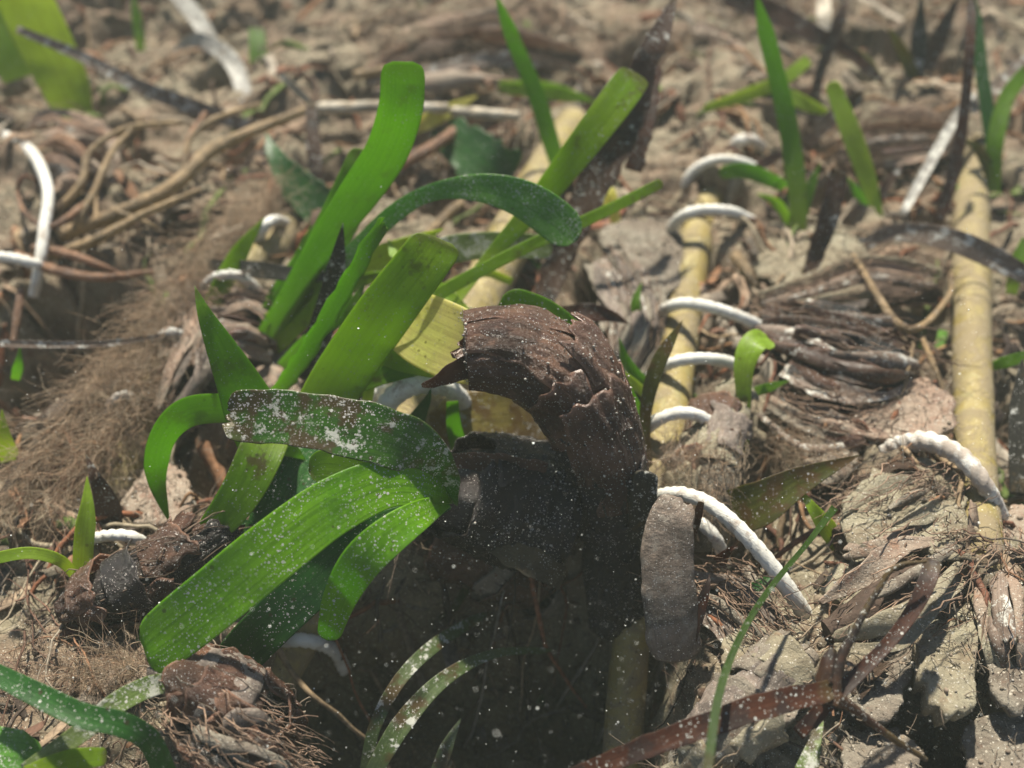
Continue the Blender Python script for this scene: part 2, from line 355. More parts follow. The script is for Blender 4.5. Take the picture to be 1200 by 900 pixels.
def tint_mat(name, rough=.85, trans=.0, silt=.3):
    k = M(name); c = k.attr('tint')
    c = k.mix(k.ramp(k.noise(9, 4), .3, .7, .5, 0), c, (.02, .014, .01))
    c = k.mix(k.ramp(k.noise(6, 5, rough=.75), .62 - silt * .2, .72 - silt * .1, 0, .7), c, (.31, .27, .215))
    k.set(k.b.inputs['Base Color'], c); k.b.inputs['Roughness'].default_value = rough; k.b.inputs['Specular IOR Level'].default_value = .25
    k.bump(k.noise(22, 4, rough=.7), .5, .04)
    if trans:
        tr = k.n.new('ShaderNodeBsdfTranslucent'); k.link(c, tr.inputs['Color']); mx = k.n.new('ShaderNodeMixShader'); mx.inputs[0].default_value = trans
        k.link(k.b.outputs[0], mx.inputs[1]); k.link(tr.outputs[0], mx.inputs[2]); k.link(mx.outputs[0], k.out.inputs['Surface'])
    return k.m

def cane_mat(name, dust):
    k = M(name); c = k.mix(k.ramp(k.noise(.8, 3), .35, .65), (.235, .18, .05), (.31, .245, .085))
    c = k.mix(k.ramp(k.noise(1., 4, k.scalevec(k.tc.outputs['UV'], (22, .7, 1))), .45, .7, 0, .55), c, (.27, .20, .07))
    c = k.mix(k.ramp(k.noise(2.3, 5, rough=.7), .55, .66, 0, .7), c, (.28, .25, .10))
    sl = k.ramp(k.noise(1.6, 6, rough=.72, dist=.5), .62 - dust * .3, .74 - dust * .26)
    c = k.mix(k.math('MULTIPLY', sl, .85), c, (.21, .165, .10)); c = k.mix(k.specks(17, .33, .2), c, (.10, .07, .04))
    c = k.mix(k.specks(24, .33, .25), c, (.6, .56, .45))
    k.set(k.b.inputs['Base Color'], c); k.set(k.b.inputs['Roughness'], k.ramp(sl, 0, 1, .45, .9))
    k.bump(k.math('ADD', k.math('MULTIPLY', sl, .8), k.noise(14, 5, rough=.7)), .5, .05); return k.m

def rope_mat(name, dust):
    k = M(name); c = k.mix(k.ramp(k.noise(2, 4), .35, .7, 0, .5), (.66, .65, .60), (.50, .47, .40))
    sl = k.ramp(k.noise(2.2, 6, rough=.75, dist=.4), .68 - dust * .32, .8 - dust * .28)
    c = k.mix(k.math('MULTIPLY', sl, .9), c, (.33, .27, .22)); c = k.mix(k.specks(21, .32, .12), c, (.12, .09, .06))
    k.set(k.b.inputs['Base Color'], c); k.b.inputs['Roughness'].default_value = .8; k.b.inputs['Specular IOR Level'].default_value = .3
    fi = k.noise(1., 3, k.scalevec(k.tc.outputs['UV'], (40, 18, 1)))
    k.bump(k.math('ADD', fi, k.math('MULTIPLY', k.noise(12, 5), .6)), .5, .03); return k.m

SILT = [(.25, .195, .15), (.315, .275, .215), (.17, .115, .085), (.225, .13, .09)]
m_ground = earth_mat('silty_seabed', [(.215, .150, .105), (.265, .225, .16), (.075, .052, .036), (.21, .115, .075)], 1., .9, True, .5)
m_silt = earth_mat('pale_silt', [(.26, .22, .15), (.31, .28, .20), (.19, .145, .095), (.22, .155, .10)], 1.2, .7)
m_siltp = earth_mat('pinkish_silt', [(.33, .23, .17), (.33, .27, .21), (.24, .15, .11), (.30, .18, .12)], 1.2, .7)
m_siltd = earth_mat('grey_brown_silt', [(.22, .18, .14), (.27, .24, .19), (.12, .09, .07), (.17, .11, .08)], 1.3, .8)
m_litter = tint_mat('litter', .85, .12, .35)
m_fibre = tint_mat('fibre', .8, .1, .2)
m_alga = tint_mat('alga', .8, .55, .0)

LG = leaf_mat('green_blade', (.092, .195, .005), (.135, .25, .007), .2, brown=.14, edge=.6, pale=.6)
LB = leaf_mat('bright_blade', (.10, .255, .003), (.155, .33, .006), .42, .40, trans=.42, edge=.1)
LY = leaf_mat('yellow_green_blade', (.15, .27, .008), (.21, .31, .012), .22, brown=.16, edge=.6, pale=.8)
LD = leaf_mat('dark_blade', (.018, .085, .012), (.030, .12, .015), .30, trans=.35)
LT = leaf_mat('bluish_blade', (.075, .20, .025), (.11, .26, .04), .6, .42, trans=.38, edge=.1)
LN = leaf_mat('dull_green_blade', (.04, .085, .008), (.06, .12, .010), .15, .34, brown=.1, edge=.3)
LP = leaf_mat('pale_leaf_base', (.68, .62, .24), (.55, .58, .15), .12, brown=.08, brown_col=(.2, .22, .03), edge=.0, trans=.68, trcol=(.92, .88, .36))
LE = leaf_mat('encrusted_blade', (.030, .10, .006), (.05, .14, .008), .5, .42, brown=.36, brown_col=(.06, .04, .014), trans=.3, silt=.16, edge=.5)
LQ = leaf_mat('old_yellow_leaf', (.22, .18, .05), (.34, .29, .09), .3, .4, brown=.5, brown_col=(.13, .08, .03), silt=.1, trans=.4)
LH = leaf_mat('shaded_blade', (.07, .11, .03), (.10, .13, .05), .25, .34, brown=.3, silt=.12, trans=.25)  # darker blade copy with the hollow's shade put into its colour
LS = leaf_mat('silted_blade', (.14, .21, .05), (.20, .25, .09), .5, .38, brown=.2, silt=.35, trans=.4)
LW = leaf_mat('lime_blade', (.20, .36, .02), (.30, .44, .05), .1, brown=.04, edge=.1, trans=.55)
LO = leaf_mat('olive_blade', (.075, .075, .012), (.10, .11, .015), .2, brown=.45, brown_col=(.09, .05, .015), edge=.8, trans=.45)
DB = leaf_mat('dead_brown_blade', (.050, .022, .013), (.075, .036, .018), .35, .36, brown=.3, brown_col=(.02, .013, .01), edge=.4, trans=.25, rough=.45, silt=.05, trcol=(.28, .10, .05))
DR = leaf_mat('dead_red_blade', (.05, .015, .007), (.085, .028, .011), .28, .36, brown=.5, brown_col=(.03, .016, .012), edge=.6, trans=.35, rough=.4, silt=.0, trcol=(.34, .10, .03))
DS = leaf_mat('dead_silted_blade', (.17, .12, .09), (.23, .17, .13), .4, .38, brown=.15, brown_col=(.07, .045, .03), silt=.25, trans=.15, rough=.6, trcol=(.3, .15, .08))
DK = leaf_mat('blackened_blade', (.022, .020, .014), (.035, .030, .018), .3, .36, brown=.2, silt=.1, trans=.12, rough=.5, trcol=(.08, .06, .03))
GW = leaf_mat('grey_white_blade', (.30, .28, .25), (.36, .34, .30), .4, .4, brown=.15, brown_col=(.2, .16, .12), silt=.3, trans=.2, edge=.1, trcol=(.4, .38, .33))
SH = sheath_mat('old_sheath', (.095, .042, .026), (.15, .078, .05), .2, .18, .2, .35)
SHD = sheath_mat('dark_sheath', (.012, .009, .008), (.024, .015, .012), .06, .2, .05, .4)
SHP = sheath_mat('papery_sheath', (.12, .062, .038), (.195, .10, .06), .1, .22, .25, .4)
SF = sheath_mat('silted_bark', (.17, .12, .085), (.25, .19, .145), .6, .7, .0)
SQ = sheath_mat('olive_rotted_sheath', (.09, .065, .025), (.13, .09, .04), .2, .5, .1)
SHG = sheath_mat('grey_flake', (.24, .185, .15), (.30, .235, .19), .6, .7, .1)
CN = cane_mat('clean_cane', .62); CD = cane_mat('dusty_cane', .8)
RW = rope_mat('white_rope', .48); RD = rope_mat('dusty_rope', .8)
RT = sheath_mat('tan_root', (.33, .21, .095), (.42, .29, .15), .25, .5, .15)
RO = sheath_mat('orange_root', (.24, .115, .055), (.32, .17, .085), .2, .5, .15)
WS = sheath_mat('pale_stick', (.62, .50, .34), (.75, .68, .55), .05, .5, .1)

# ------------------------------------------------------------------ seabed and haze
def seabed():
    def axis(lo, hi, n, ext, k):
        a = np.linspace(lo, hi, n); e = np.geomspace(.25, ext, k)
        return np.r_[lo - e[::-1], a, hi + e]
    xs = axis(-20, 20, 640, 150, 24)
    t = np.linspace(0, 1, 640); yb = -11.5 + 40.5 * (t * .62 + t ** 2 * .38); e = np.geomspace(.25, 150, 24)
    ys = np.r_[-11.5 - e[::-1], yb, 29 + e]
    X, Y = np.meshgrid(xs, ys); h = np.zeros_like(X)
    h = ground(X, Y)
    mb = MB(); n, m = X.shape
    b = bank(X, Y).ravel()[:, None]
    hollow_shade = np.array([.55, .58, .42])                          # shade of the hollow painted into the bank's colour; the rest is pale silt
    sm = siltmask(X, Y).ravel()[:, None]; col = (np.array([.92, .88, .86]) + sm * np.array([.28, .34, .33])) * (1 - b) + hollow_shade * b
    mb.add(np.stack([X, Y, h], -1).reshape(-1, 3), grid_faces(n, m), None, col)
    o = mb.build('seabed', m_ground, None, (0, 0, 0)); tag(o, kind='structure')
seabed()

hz = bpy.data.materials.new('haze'); hz.use_nodes = True; hz.node_tree.nodes.clear()
ho = hz.node_tree.nodes.new('ShaderNodeOutputMaterial'); hv = hz.node_tree.nodes.new('ShaderNodeVolumePrincipled')
hv.inputs['Color'].default_value = (.78, .88, .78, 1); hv.inputs['Density'].default_value = .0014; hv.inputs['Anisotropy'].default_value = .0
hz.node_tree.links.new(hv.outputs[0], ho.inputs['Volume'])
def haze():
    mb = MB(); x, y0, y1, z0, z1 = 185, -175, 190, -9, 16.5
    v = [(a, b, c) for c in (z0, z1) for b in (y0, y1) for a in (-x, x)]
    mb.add(v, [(0, 2, 3, 1), (4, 5, 7, 6), (0, 1, 5, 4), (2, 6, 7, 3), (0, 4, 6, 2), (1, 3, 7, 5)])
    tag(mb.build('haze', hz, None, (0, 0, 0), False), kind='stuff')
haze()

# ------------------------------------------------------------------ loose matter on the seabed
PAL = np.array([(.26, .19, .14), (.31, .26, .2), (.2, .11, .075), (.12, .075, .05), (.34, .25, .17), (.07, .05, .038), (.3, .16, .09), (.17, .14, .11)])
def scatter_xy(n):
    """even over the view: denser near the camera, as far as the top of the picture and a little beyond its sides"""
    px = rng.uniform(-90, 1290, n); py = rng.uniform(-70, 960, n)
    return np.array([P(a, b, 0)[0][:2] for a, b in zip(px, py)])
def litter():
    mb = MB(); n = 2600; xy = scatter_xy(n); xy = xy[rng.random(n) > .85 * siltmask(xy[:, 0], xy[:, 1])]; n = len(xy); z = ground(xy[:, 0], xy[:, 1]); bk = bank(xy[:, 0], xy[:, 1])
    for k in range(n):
        L = rng.gamma(2.0, .2) + .1; w = min(.3, L * rng.uniform(.08, .4)); a = rng.uniform(0, 6.28)
        d = np.array([math.cos(a), math.sin(a), rng.normal(0, .3)]); s = np.array([-math.sin(a), math.cos(a), rng.normal(0, .45)])
        nrm = norm(np.cross(d, s)); bend = rng.normal(0, .25) * L; cup = rng.normal(0, .3) * w
        c = np.array([xy[k, 0], xy[k, 1], z[k] + .05 + rng.uniform(0, .18)])
        t = np.linspace(-.5, .5, 5)[:, None, None]; u = np.array([-.5, 0, .5])[None, :, None]
        tw = 1 - .5 * rng.uniform(0, 1) * (t * 2) ** 2
        jt = 1 + .25 * (rng.random((5, 1, 1)) - .5)
        v = c + d * t * L + s * u * w * tw * jt + nrm * (bend * (t * 2) ** 2 * .5 + cup * (u * 2) ** 2)
        v2 = v[:, ::-1] - nrm * .02
        ring = np.concatenate([v, v2], 1).reshape(-1, 3)
        col = PAL[rng.integers(len(PAL))] * rng.uniform(.6, 1.25)
        if rng.random() < .02: col = np.array([.08, .2, .02])
        col = col * (1 - .62 * bk[k])  # flakes in the hollow darkened to match its painted shade
        mb.add(ring, np.vstack([grid_faces(5, 6, True), [(0, 5, 4, 1), (1, 4, 3, 2), (24, 25, 28, 29), (25, 26, 27, 28)]]), None, col)
    for k in range(620):                                      # longer rotted strips, more of them towards the back
        px, py = rng.uniform(-60, 1260), -60 + 720 * rng.random() ** 1.5; x, y = P(px, py, 0)[0][:2]
        L = rng.uniform(.7, 3.2); w = rng.uniform(.06, .3); m = 9; a = rng.uniform(0, 6.28); ang = a + np.cumsum(rng.normal(0, .22, m)); t = np.linspace(0, 1, m)
        X = x + np.cumsum(np.cos(ang)) * L / m; Y = y + np.cumsum(np.sin(ang)) * L / m; Z = ground(X, Y); Z = np.maximum(.4 * Z + .6 * np.interp(t, [0, 1], [Z[0], Z[-1]]), Z - .02) + .05 + rng.uniform(0, .3) * np.sin(t * 3.14)
        q = np.stack([X, Y, Z], 1); T = norm(np.gradient(q, axis=0)); A = norm(np.cross(T, norm(np.array([0, 0, 1.]) + rng.normal(0, .5, 3)))); N = np.cross(A, T)
        ww = (w * np.clip(np.minimum(t, 1 - t) * 9 + .3, 0, 1) * (1 + .3 * rng.normal(0, 1, m) * .5))[:, None]
        pal2 = np.array([(.36, .25, .17), (.42, .34, .25), (.22, .09, .05), (.10, .06, .04), (.33, .17, .09), (.46, .40, .32), (.12, .17, .04), (.05, .035, .03)])
        v = np.stack([q - A * ww * .5, q + N * .03 * w, q + A * ww * .5], 1); ring = np.concatenate([v, v[:, ::-1] - N[:, None] * .02], 1).reshape(-1, 3)
        mb.add(ring, np.vstack([grid_faces(m, 6, True), [(0, 5, 4, 1), (1, 4, 3, 2)], [(6 * m - 6, 6 * m - 5, 6 * m - 2, 6 * m - 1), (6 * m - 5, 6 * m - 4, 6 * m - 3, 6 * m - 2)]]), None, pal2[rng.integers(8)] * rng.uniform(.6, 1.2) * (1 - .6 * bank(np.array([x]), np.array([y]))[0]))  # strips over the hollow get the same painted shade
    tag(mb.build('leaf_litter', m_litter, None, (0, 0, 0)), kind='stuff')
def fibres():
    mb = MB(); n = 4200; xy = scatter_xy(n); xy = xy[rng.random(n) > .85 * siltmask(xy[:, 0], xy[:, 1])]; n = len(xy); bk = bank(xy[:, 0], xy[:, 1])
    for k in range(n):
        L = rng.gamma(2.2, .42) + .3; a = rng.uniform(0, 6.28); m = 9
        t = np.linspace(0, 1, m); ang = a + np.cumsum(rng.normal(0, .28, m)) + rng.normal(0, 1.2) * t
        x = xy[k, 0] + np.cumsum(np.cos(ang)) * L / m; y = xy[k, 1] + np.cumsum(np.sin(ang)) * L / m
        z = ground(x, y, True); z = .5 * z + .5 * np.max(z) * .9 + .1 * z.mean(); z = z + .04 + rng.uniform(0, .5) * np.sin(t * 3.14) * min(L, 1) * .6
        r = rng.uniform(.008, .028) * (1 + (rng.random() < .08) * 1.4)
        col = PAL[rng.integers(len(PAL))] * rng.uniform(.55, 1.2) * (1 - .62 * bk[k])  # fibre colour carries the hollow's shade too
        tube_mb(mb, np.stack([x, y, z], 1), r * (1 - .6 * t), 4, False, col=col)
    for k in range(520):                                      # thicker tan and orange rootlets
        px, py = rng.uniform(-60, 1260), -60 + 760 * rng.random() ** 1.4; x, y = P(px, py, 0)[0][:2]
        L = rng.uniform(.6, 3.5); m = 14; t = np.linspace(0, 1, m); ang = rng.uniform(0, 6.28) + np.cumsum(rng.normal(0, .25, m))
        X = x + np.cumsum(np.cos(ang)) * L / m; Y = y + np.cumsum(np.sin(ang)) * L / m; Z = ground(X, Y); Z = .4 * Z + .6 * np.interp(t, [0, .5, 1], [Z[0], Z.max(), Z[-1]]) + .04 + rng.uniform(0, .35) * np.sin(t * 3.14)
        pal3 = np.array([(.36, .20, .10), (.30, .12, .06), (.42, .30, .18), (.18, .08, .05), (.48, .40, .28)])
        tube_mb(mb, np.stack([X, Y, Z], 1), rng.uniform(.025, .075) * (1 - .55 * t), 6, True, rough=.3, seed=k, col=pal3[rng.integers(5)] * rng.uniform(.6, 1.2) * (1 - .6 * bank(np.array([x]), np.array([y]))[0]))  # rootlets in the hollow tinted darker as painted shade
    tag(mb.build('root_fibres', m_fibre, None, (0, 0, 0)), kind='stuff')
ICO = None
def ico():
    p = (1 + 5 ** .5) / 2
    v = norm(np.array([(-1, p, 0), (1, p, 0), (-1, -p, 0), (1, -p, 0), (0, -1, p), (0, 1, p), (0, -1, -p), (0, 1, -p), (p, 0, -1), (p, 0, 1), (-p, 0, -1), (-p, 0, 1)], float))
    f = [(0, 11, 5), (0, 5, 1), (0, 1, 7), (0, 7, 10), (0, 10, 11), (1, 5, 9), (5, 11, 4), (11, 10, 2), (10, 7, 6), (7, 1, 8), (3, 9, 4), (3, 4, 2), (3, 2, 6), (3, 6, 8), (3, 8, 9), (4, 9, 5), (2, 4, 11), (6, 2, 10), (8, 6, 7), (9, 8, 1)]
    v = list(map(tuple, v)); g = []; mid = {}
    def m_(a, b):
        q = (min(a, b), max(a, b))
        if q not in mid: mid[q] = len(v); v.append(tuple(norm((np.array(v[a]) + np.array(v[b])) / 2)))
        return mid[q]
    for a, b, c in f:
        x, y, z = m_(a, b), m_(b, c), m_(c, a); g += [(a, x, z), (b, y, x), (c, z, y), (x, y, z)]
    return np.array(v), np.array(g), np.array(f)
IV, IF, IF0 = ico()
def clumps():
    mb = MB(); n = 3600; xy = scatter_xy(n); xy = xy[rng.random(n) > .85 * siltmask(xy[:, 0], xy[:, 1])]; n = len(xy); z = ground(xy[:, 0], xy[:, 1]); bk = bank(xy[:, 0], xy[:, 1])
    for k in range(n):
        r = rng.gamma(2., .03) + .02; s = rng.uniform(.6, 1.5, 3); s[2] *= .7
        q = IV * (1 + .35 * rng.normal(0, 1, (len(IV), 1)) * .6) * s * r
        a = rng.uniform(0, 6.28); q = np.stack([q[:, 0] * math.cos(a) - q[:, 1] * math.sin(a), q[:, 0] * math.sin(a) + q[:, 1] * math.cos(a), q[:, 2]], 1)
        mb.add(q + [xy[k, 0], xy[k, 1], z[k] + r * .2], IF, None, np.ones(3) * rng.uniform(.7, 1.25) * (1 - .6 * bk[k]))  # crumbs take the painted shade of the hollow
    tag(mb.build('silt_crumbs', m_ground, None, (0, 0, 0)), kind='stuff')
def turf():
    """short silty algal threads that stand on everything flat"""
    mb = MB(); n = 95000; xy = scatter_xy(n); f = fbm(xy[:, 0] * .8, xy[:, 1] * .8, 3, 77); keep = rng.random(n) < np.clip(.4 + 2.2 * f, .04, 1)
    xy = xy[keep]; n = len(xy); z = ground(xy[:, 0], xy[:, 1]); bk = bank(xy[:, 0], xy[:, 1])
    a = rng.uniform(0, 6.28, n); L = (rng.gamma(2.2, .09, n) + .05) * (1 + 1.6 * np.clip(fbm(xy[:, 0] * .5 + 40, xy[:, 1] * .5, 2, 78), 0, 1)); r = rng.uniform(.004, .011, n); el = rng.uniform(-.1, 1.2, n)
    d = np.stack([np.cos(a) * np.cos(el), np.sin(a) * np.cos(el), np.sin(el)], 1); k1 = rng.normal(0, .35, (n, 3)); k1[:, 2] -= .35
    base = np.c_[xy, z - .02]; ang = np.arange(3) * 2.094; rows = []
    e1 = norm(np.cross(d, rng.normal(0, 1, (n, 3)))); e2 = np.cross(d, e1)
    for t in (0, .35, .7, 1.):
        c = base + d * (L * t)[:, None] + k1 * (L * t * t)[:, None]; rad = r * (1 - .6 * t)
        rows.append(np.stack([c + e1 * (rad * math.cos(q))[:, None] + e2 * (rad * math.sin(q))[:, None] for q in ang], 1))
    V = np.stack(rows, 1).reshape(-1, 3); f0 = grid_faces(4, 3, True)
    Fc = (f0[None] + (np.arange(n) * 12)[:, None, None]).reshape(-1, 4)
    pal = np.array([(.31, .225, .17), (.34, .27, .21), (.27, .165, .12), (.36, .29, .215), (.23, .15, .11)])
    col = pal[rng.integers(0, 5, n)] * rng.uniform(.7, 1.2, (n, 1)) * (1 - .7 * bk[:, None])  # turf colour dimmed on the bank, shade painted in
    mb.add(V, Fc, None, np.repeat(col, 12, 0)); tag(mb.build('algal_turf', m_fibre, None, (0, 0, 0)), kind='stuff')
litter(); fibres(); clumps(); turf()

def snow():
    mb = MB(); n = 5000
    for k in range(n):
        px, py = rng.uniform(-150, 1350), rng.uniform(-120, 1000); h = rng.uniform(.6, 5.5) * rng.random() ** .5
        c, s = P(px, py, h); r = (.0025 + rng.gamma(1.5, .0019)) * (1.0 + .5 * (rng.random() < .03))
        mb.add(IV[:12] * r * rng.uniform(.6, 1.3, 3) + c, IF0)
    k = M('snow'); k.b.inputs['Base Color'].default_value = (.8, .8, .74, 1); k.b.inputs['Roughness'].default_value = .6
    tag(mb.build('marine_snow', k.m, None, (0, 0, 0)), kind='stuff')
snow()

# ------------------------------------------------------------------ canes and rope
def cane(pts, mat, label, nodes=()):
    q, L = cat(world_path(pts), 120)
    t = np.linspace(0, 1, 120); r = q[:, 3] / 2 * (1 + .05 * fbm(t * 9, t * 0 + pts[0][0], 3, 8))
    o = thing('cane', q[0, :3], label, 'cane', 'canes laid along the seabed')
    mb = MB(); tube_mb(mb, q[:, :3], r, 28, rough=.06, seed=3); mb.build('stem', mat, o)
    T, N, B = frames(q[:, :3])
    for f in nodes:
        i = int(f * 119); c = q[i, :3]; tt = np.linspace(-1, 1, 9)
        mb = MB(); tube_mb(mb, c + T[i] * tt[:, None] * .13, r[i] * (1.015 + .09 * np.exp(-(tt * 2.2) ** 2)), 24, False, rough=.05, seed=5)
        mb.build('node', mat, o)
    return o
cane([(1141, -60, -1.3, 36), (1138, 150, -.5, 39), (1138, 300, .12, 42), (1139, 400, .3, 43), (1143, 540, .6, 46), (1152, 640, .95, 44), (1158, 690, .75, 42), (1166, 745, -.1, 40)], CD, 'dusty yellow cane nearest the right edge, half sunk in silt', (.42, .75))
cane([(868, 40, -.6, 34), (846, 150, -.45, 37), (812, 300, .0, 42), (793, 420, .25, 46), (778, 530, .3, 50), (748, 700, -1.0, 42), (735, 800, -2.0, 46), (728, 930, -3.0, 50)], CN, 'yellow cane beneath the row of white rope loops', (.3, .62))
cane([(674, 146, -.3, 42), (640, 200, .4, 46), (563, 350, .7, 62), (500, 470, .5, 78), (420, 610, -.5, 74), (348, 740, -1.6, 60), (300, 830, -2.6, 60)], CN, 'yellow cane that runs under the pale leaf base and brown sheath', (.38,))
cane([(340, 240, -.5, 32), (325, 285, .3, 36), (296, 310, .4, 38), (262, 350, .1, 38), (196, 430, -.2, 40), (140, 560, -.3, 42), (100, 680, -.6, 42)], CD, 'silted cane buried among the fluffy brown algae', ())

def rope(name, pts, mat, label, d=None, group='lengths of rope on the seabed', n=260):
    q, L = cat(world_path(pts), n)
    mb = MB(); tube_mb(mb, q[:, :3], q[:, 3] / 2 * .86, 15, twist=10.0, lobes=3, lobe=.15, rough=.08)
    o = mb.build(name, mat, None, q[0, :3])
    return tag(o, label, 'rope', group)
rope('rope', [(845, 240, -.6, 13), (805, 222, .15, 13), (815, 198, .75, 13), (846, 187, .95, 13), (884, 197, .55, 13), (893, 225, -.7, 13),
      (830, 292, -.7, 14), (788, 276, .1, 15), (800, 253, .95, 15), (832, 246, 1.1, 15), (868, 253, .6, 15), (885, 280, -.8, 15),
      (815, 398, -.7, 15), (772, 374, .1, 16), (796, 356, 1.1, 16), (840, 362, 1.2, 16), (888, 382, .7, 16), (905, 410, -.7, 16),
      (812, 462, -.7, 16), (764, 444, .1, 16), (786, 426, 1.1, 16), (822, 420, 1.25, 16), (862, 428, .7, 16), (885, 455, -.7, 16),
      (800, 545, -.8, 17), (748, 522, .1, 17), (768, 494, 1.1, 17), (804, 484, 1.3, 17), (838, 502, .9, 17), (849, 546, .2, 17), (840, 585, -.6, 17),
      (780, 620, -.9, 18), (758, 596, .1, 18), (778, 580, 1.0, 19), (812, 582, 1.5, 20), (852, 606, 1.6, 21), (900, 658, 1.2, 22), (934, 706, .6, 23), (956, 745, -.3, 23)],
     RW, 'long white twisted rope wound in loops round the yellow cane', n=620)
rope('rope', [(800, 640, .2, 17), (815, 612, .6, 17), (838, 630, .5, 17), (850, 662, -.4, 17)], RW, 'short loop of pale rope just under the biggest rope loop', n=60)
rope('rope', [(262, 372, -.4, 13), (238, 345, .3, 14), (255, 324, 1.05, 14), (284, 325, 1.05, 14), (304, 350, .3, 14), (290, 378, -.5, 14)], RW, 'white rope loop under the thin dark leaf among the brown algae', n=70)
rope('rope', [(196, 415, -.4, 12), (184, 400, .3, 13), (200, 389, .9, 13), (216, 397, .5, 13), (222, 415, -.4, 13)], RW, 'small white rope loop beside the tip of the tall pointed leaf', n=50)
rope('rope', [(100, 655, -.4, 14), (106, 634, .3, 15), (136, 627, .7, 16), (164, 633, .6, 15), (182, 655, -.4, 14)], RW, 'white rope loop above the fibrous rhizome', n=60)
rope('rope', [(122, 488, .0, 11), (132, 470, .6, 12), (148, 463, .7, 12), (165, 475, .2, 12)], RW, 'frayed rope loop beside the brown algae plume', n=50)
rope('rope', [(295, 300, .1, 15), (308, 268, 1.1, 15), (322, 258, 1.0, 14), (335, 262, .3, 14)], RW, 'bit of white rope behind the narrow green leaves', n=50)
rope('rope', [(440, 520, .2, 24), (446, 488, 1.2, 27), (466, 460, 1.9, 28), (500, 450, 2.0, 26), (535, 462, 1.4, 24), (555, 500, -.2, 22)], RW, 'thick white rope loop lying beneath the pale leaf base', n=80)
rope('rope', [(428, 478, .0, 20), (442, 462, .7, 21), (458, 448, 1.1, 20), (480, 446, 1.0, 20)], RW, 'second turn of rope tucked under green leaves by the pale base', n=60)
rope('rope', [(296, 775, -2.9, 17), (312, 757, -1.9, 18), (350, 750, -1.2, 19), (388, 760, -1.9, 18), (404, 785, -2.8, 17)], RW, 'rope loop in the dark hollow under the big leaves', n=60)
rope('rope', [(8, 160, .6, 15), (38, 180, 1.1, 16), (56, 222, 1.2, 15), (52, 268, 1.0, 15), (46, 312, .6, 14), (40, 345, -.2, 13)], RW, 'white rope hanging down beside the pile of orange roots', n=80)
rope('rope', [(-20, 300, .8, 14), (12, 302, .9, 14), (40, 309, .8, 14), (60, 318, .2, 12)], RW, 'stub of white rope entering from the left edge', n=40)
rope('rope', [(1030, 545, .2, 24), (1046, 526, .8, 26), (1084, 517, 1.35, 27), (1126, 535, 1.5, 26), (1156, 572, 1.3, 23), (1176, 612, .4, 20)], RD, 'silt caked rope loop crossing the right hand cane', n=90)
rope('rope', [(857, 178, .2, 14), (864, 166, .6, 15), (880, 164, .7, 15), (893, 172, .3, 14)], RD, 'dusty bit of rope behind the topmost rope loop', n=40)

# ------------------------------------------------------------------ leaves
def leaf(parent, pts, mat, label=None, name='leaf', **k):
    mb = MB(); ribbon_mb(mb, pts, **k); o = mb.build(name, mat, parent)
    if label: o['label'] = label
    return o
def blade(name, pts, mat, label, cat_, group=None, **k):
    mb = MB(); ribbon_mb(mb, pts, **k); p0 = P(*pts[0][:3])[0]
    return tag(mb.build(name, mat, None, p0), label, cat_, group)

# the shoot with the bent brown sheath, in the middle
def bundle(parent, pts, core_mat, shells, n=60, flat=1.):
    q, L = cat(world_path(pts), n); c, r = q[:, :3], q[:, 3] / 2
    T, N, B = frames(c)
    mb = MB(); tube_mb(mb, c, r * .93, 30, rough=.12, seed=2, flat=flat); mb.build('stem', core_mat, parent)
    allv = []
    # angle that faces the camera, so that edges can be set where the photograph shows them
    V = norm(CAM - c[n // 2]); a0 = math.atan2(V @ B[n // 2], V @ N[n // 2])
    for k, (t0, t1, s0, s1, off, mat, jag, flare) in enumerate(shells):
        mb = MB(); shell_mb(mb, c, T, N, B, r, t0, t1, a0 + R(s0), a0 + R(s1), off, seed=k + 3, jag=jag * 1.3, flare=flare * 2, n=40, m=44, rough=.11, thick=.03)
        mb.build('sheath', mat, parent)
        vs = mb.v[0].reshape(40, 88, 3)[:, :44]; tt_ = vs - c[np.argmin(((vs[:, :, None] - c[None, None]) ** 2).sum(-1), 2)]; allv.append(np.concatenate([vs, norm(tt_)], 2).reshape(-1, 6))
    av = np.vstack(allv); rg = np.random.default_rng(77); mb = MB()
    for k in range(2600):
        p = av[rg.integers(len(av))]
        if p[5] < rg.uniform(-.5, .75) or vn(np.array([p[0] * 2.2]), np.array([p[2] * 2.2 + p[1]]), 8)[0] < rg.uniform(.25, .7): continue
        rr_ = .004 + min(.022, rg.gamma(1.5, .0055)); mb.add(IV[:12] * rr_ * rg.uniform(.6, 1.3, 3) + p[:3] + p[3:] * .005 + rg.normal(0, .03, 3), IF0, None, np.array([.6, .55, .48]) * rg.uniform(.5, 1.3))
    tag(mb.build('grains', m_fibre, parent), kind='stuff')
    return c, T, N, B, r
o = thing('seagrass_shoot', P(715, 725, -1.2)[0], 'uprooted seagrass shoot with a bent brown sheath and a pale yellow leaf base', 'seagrass')
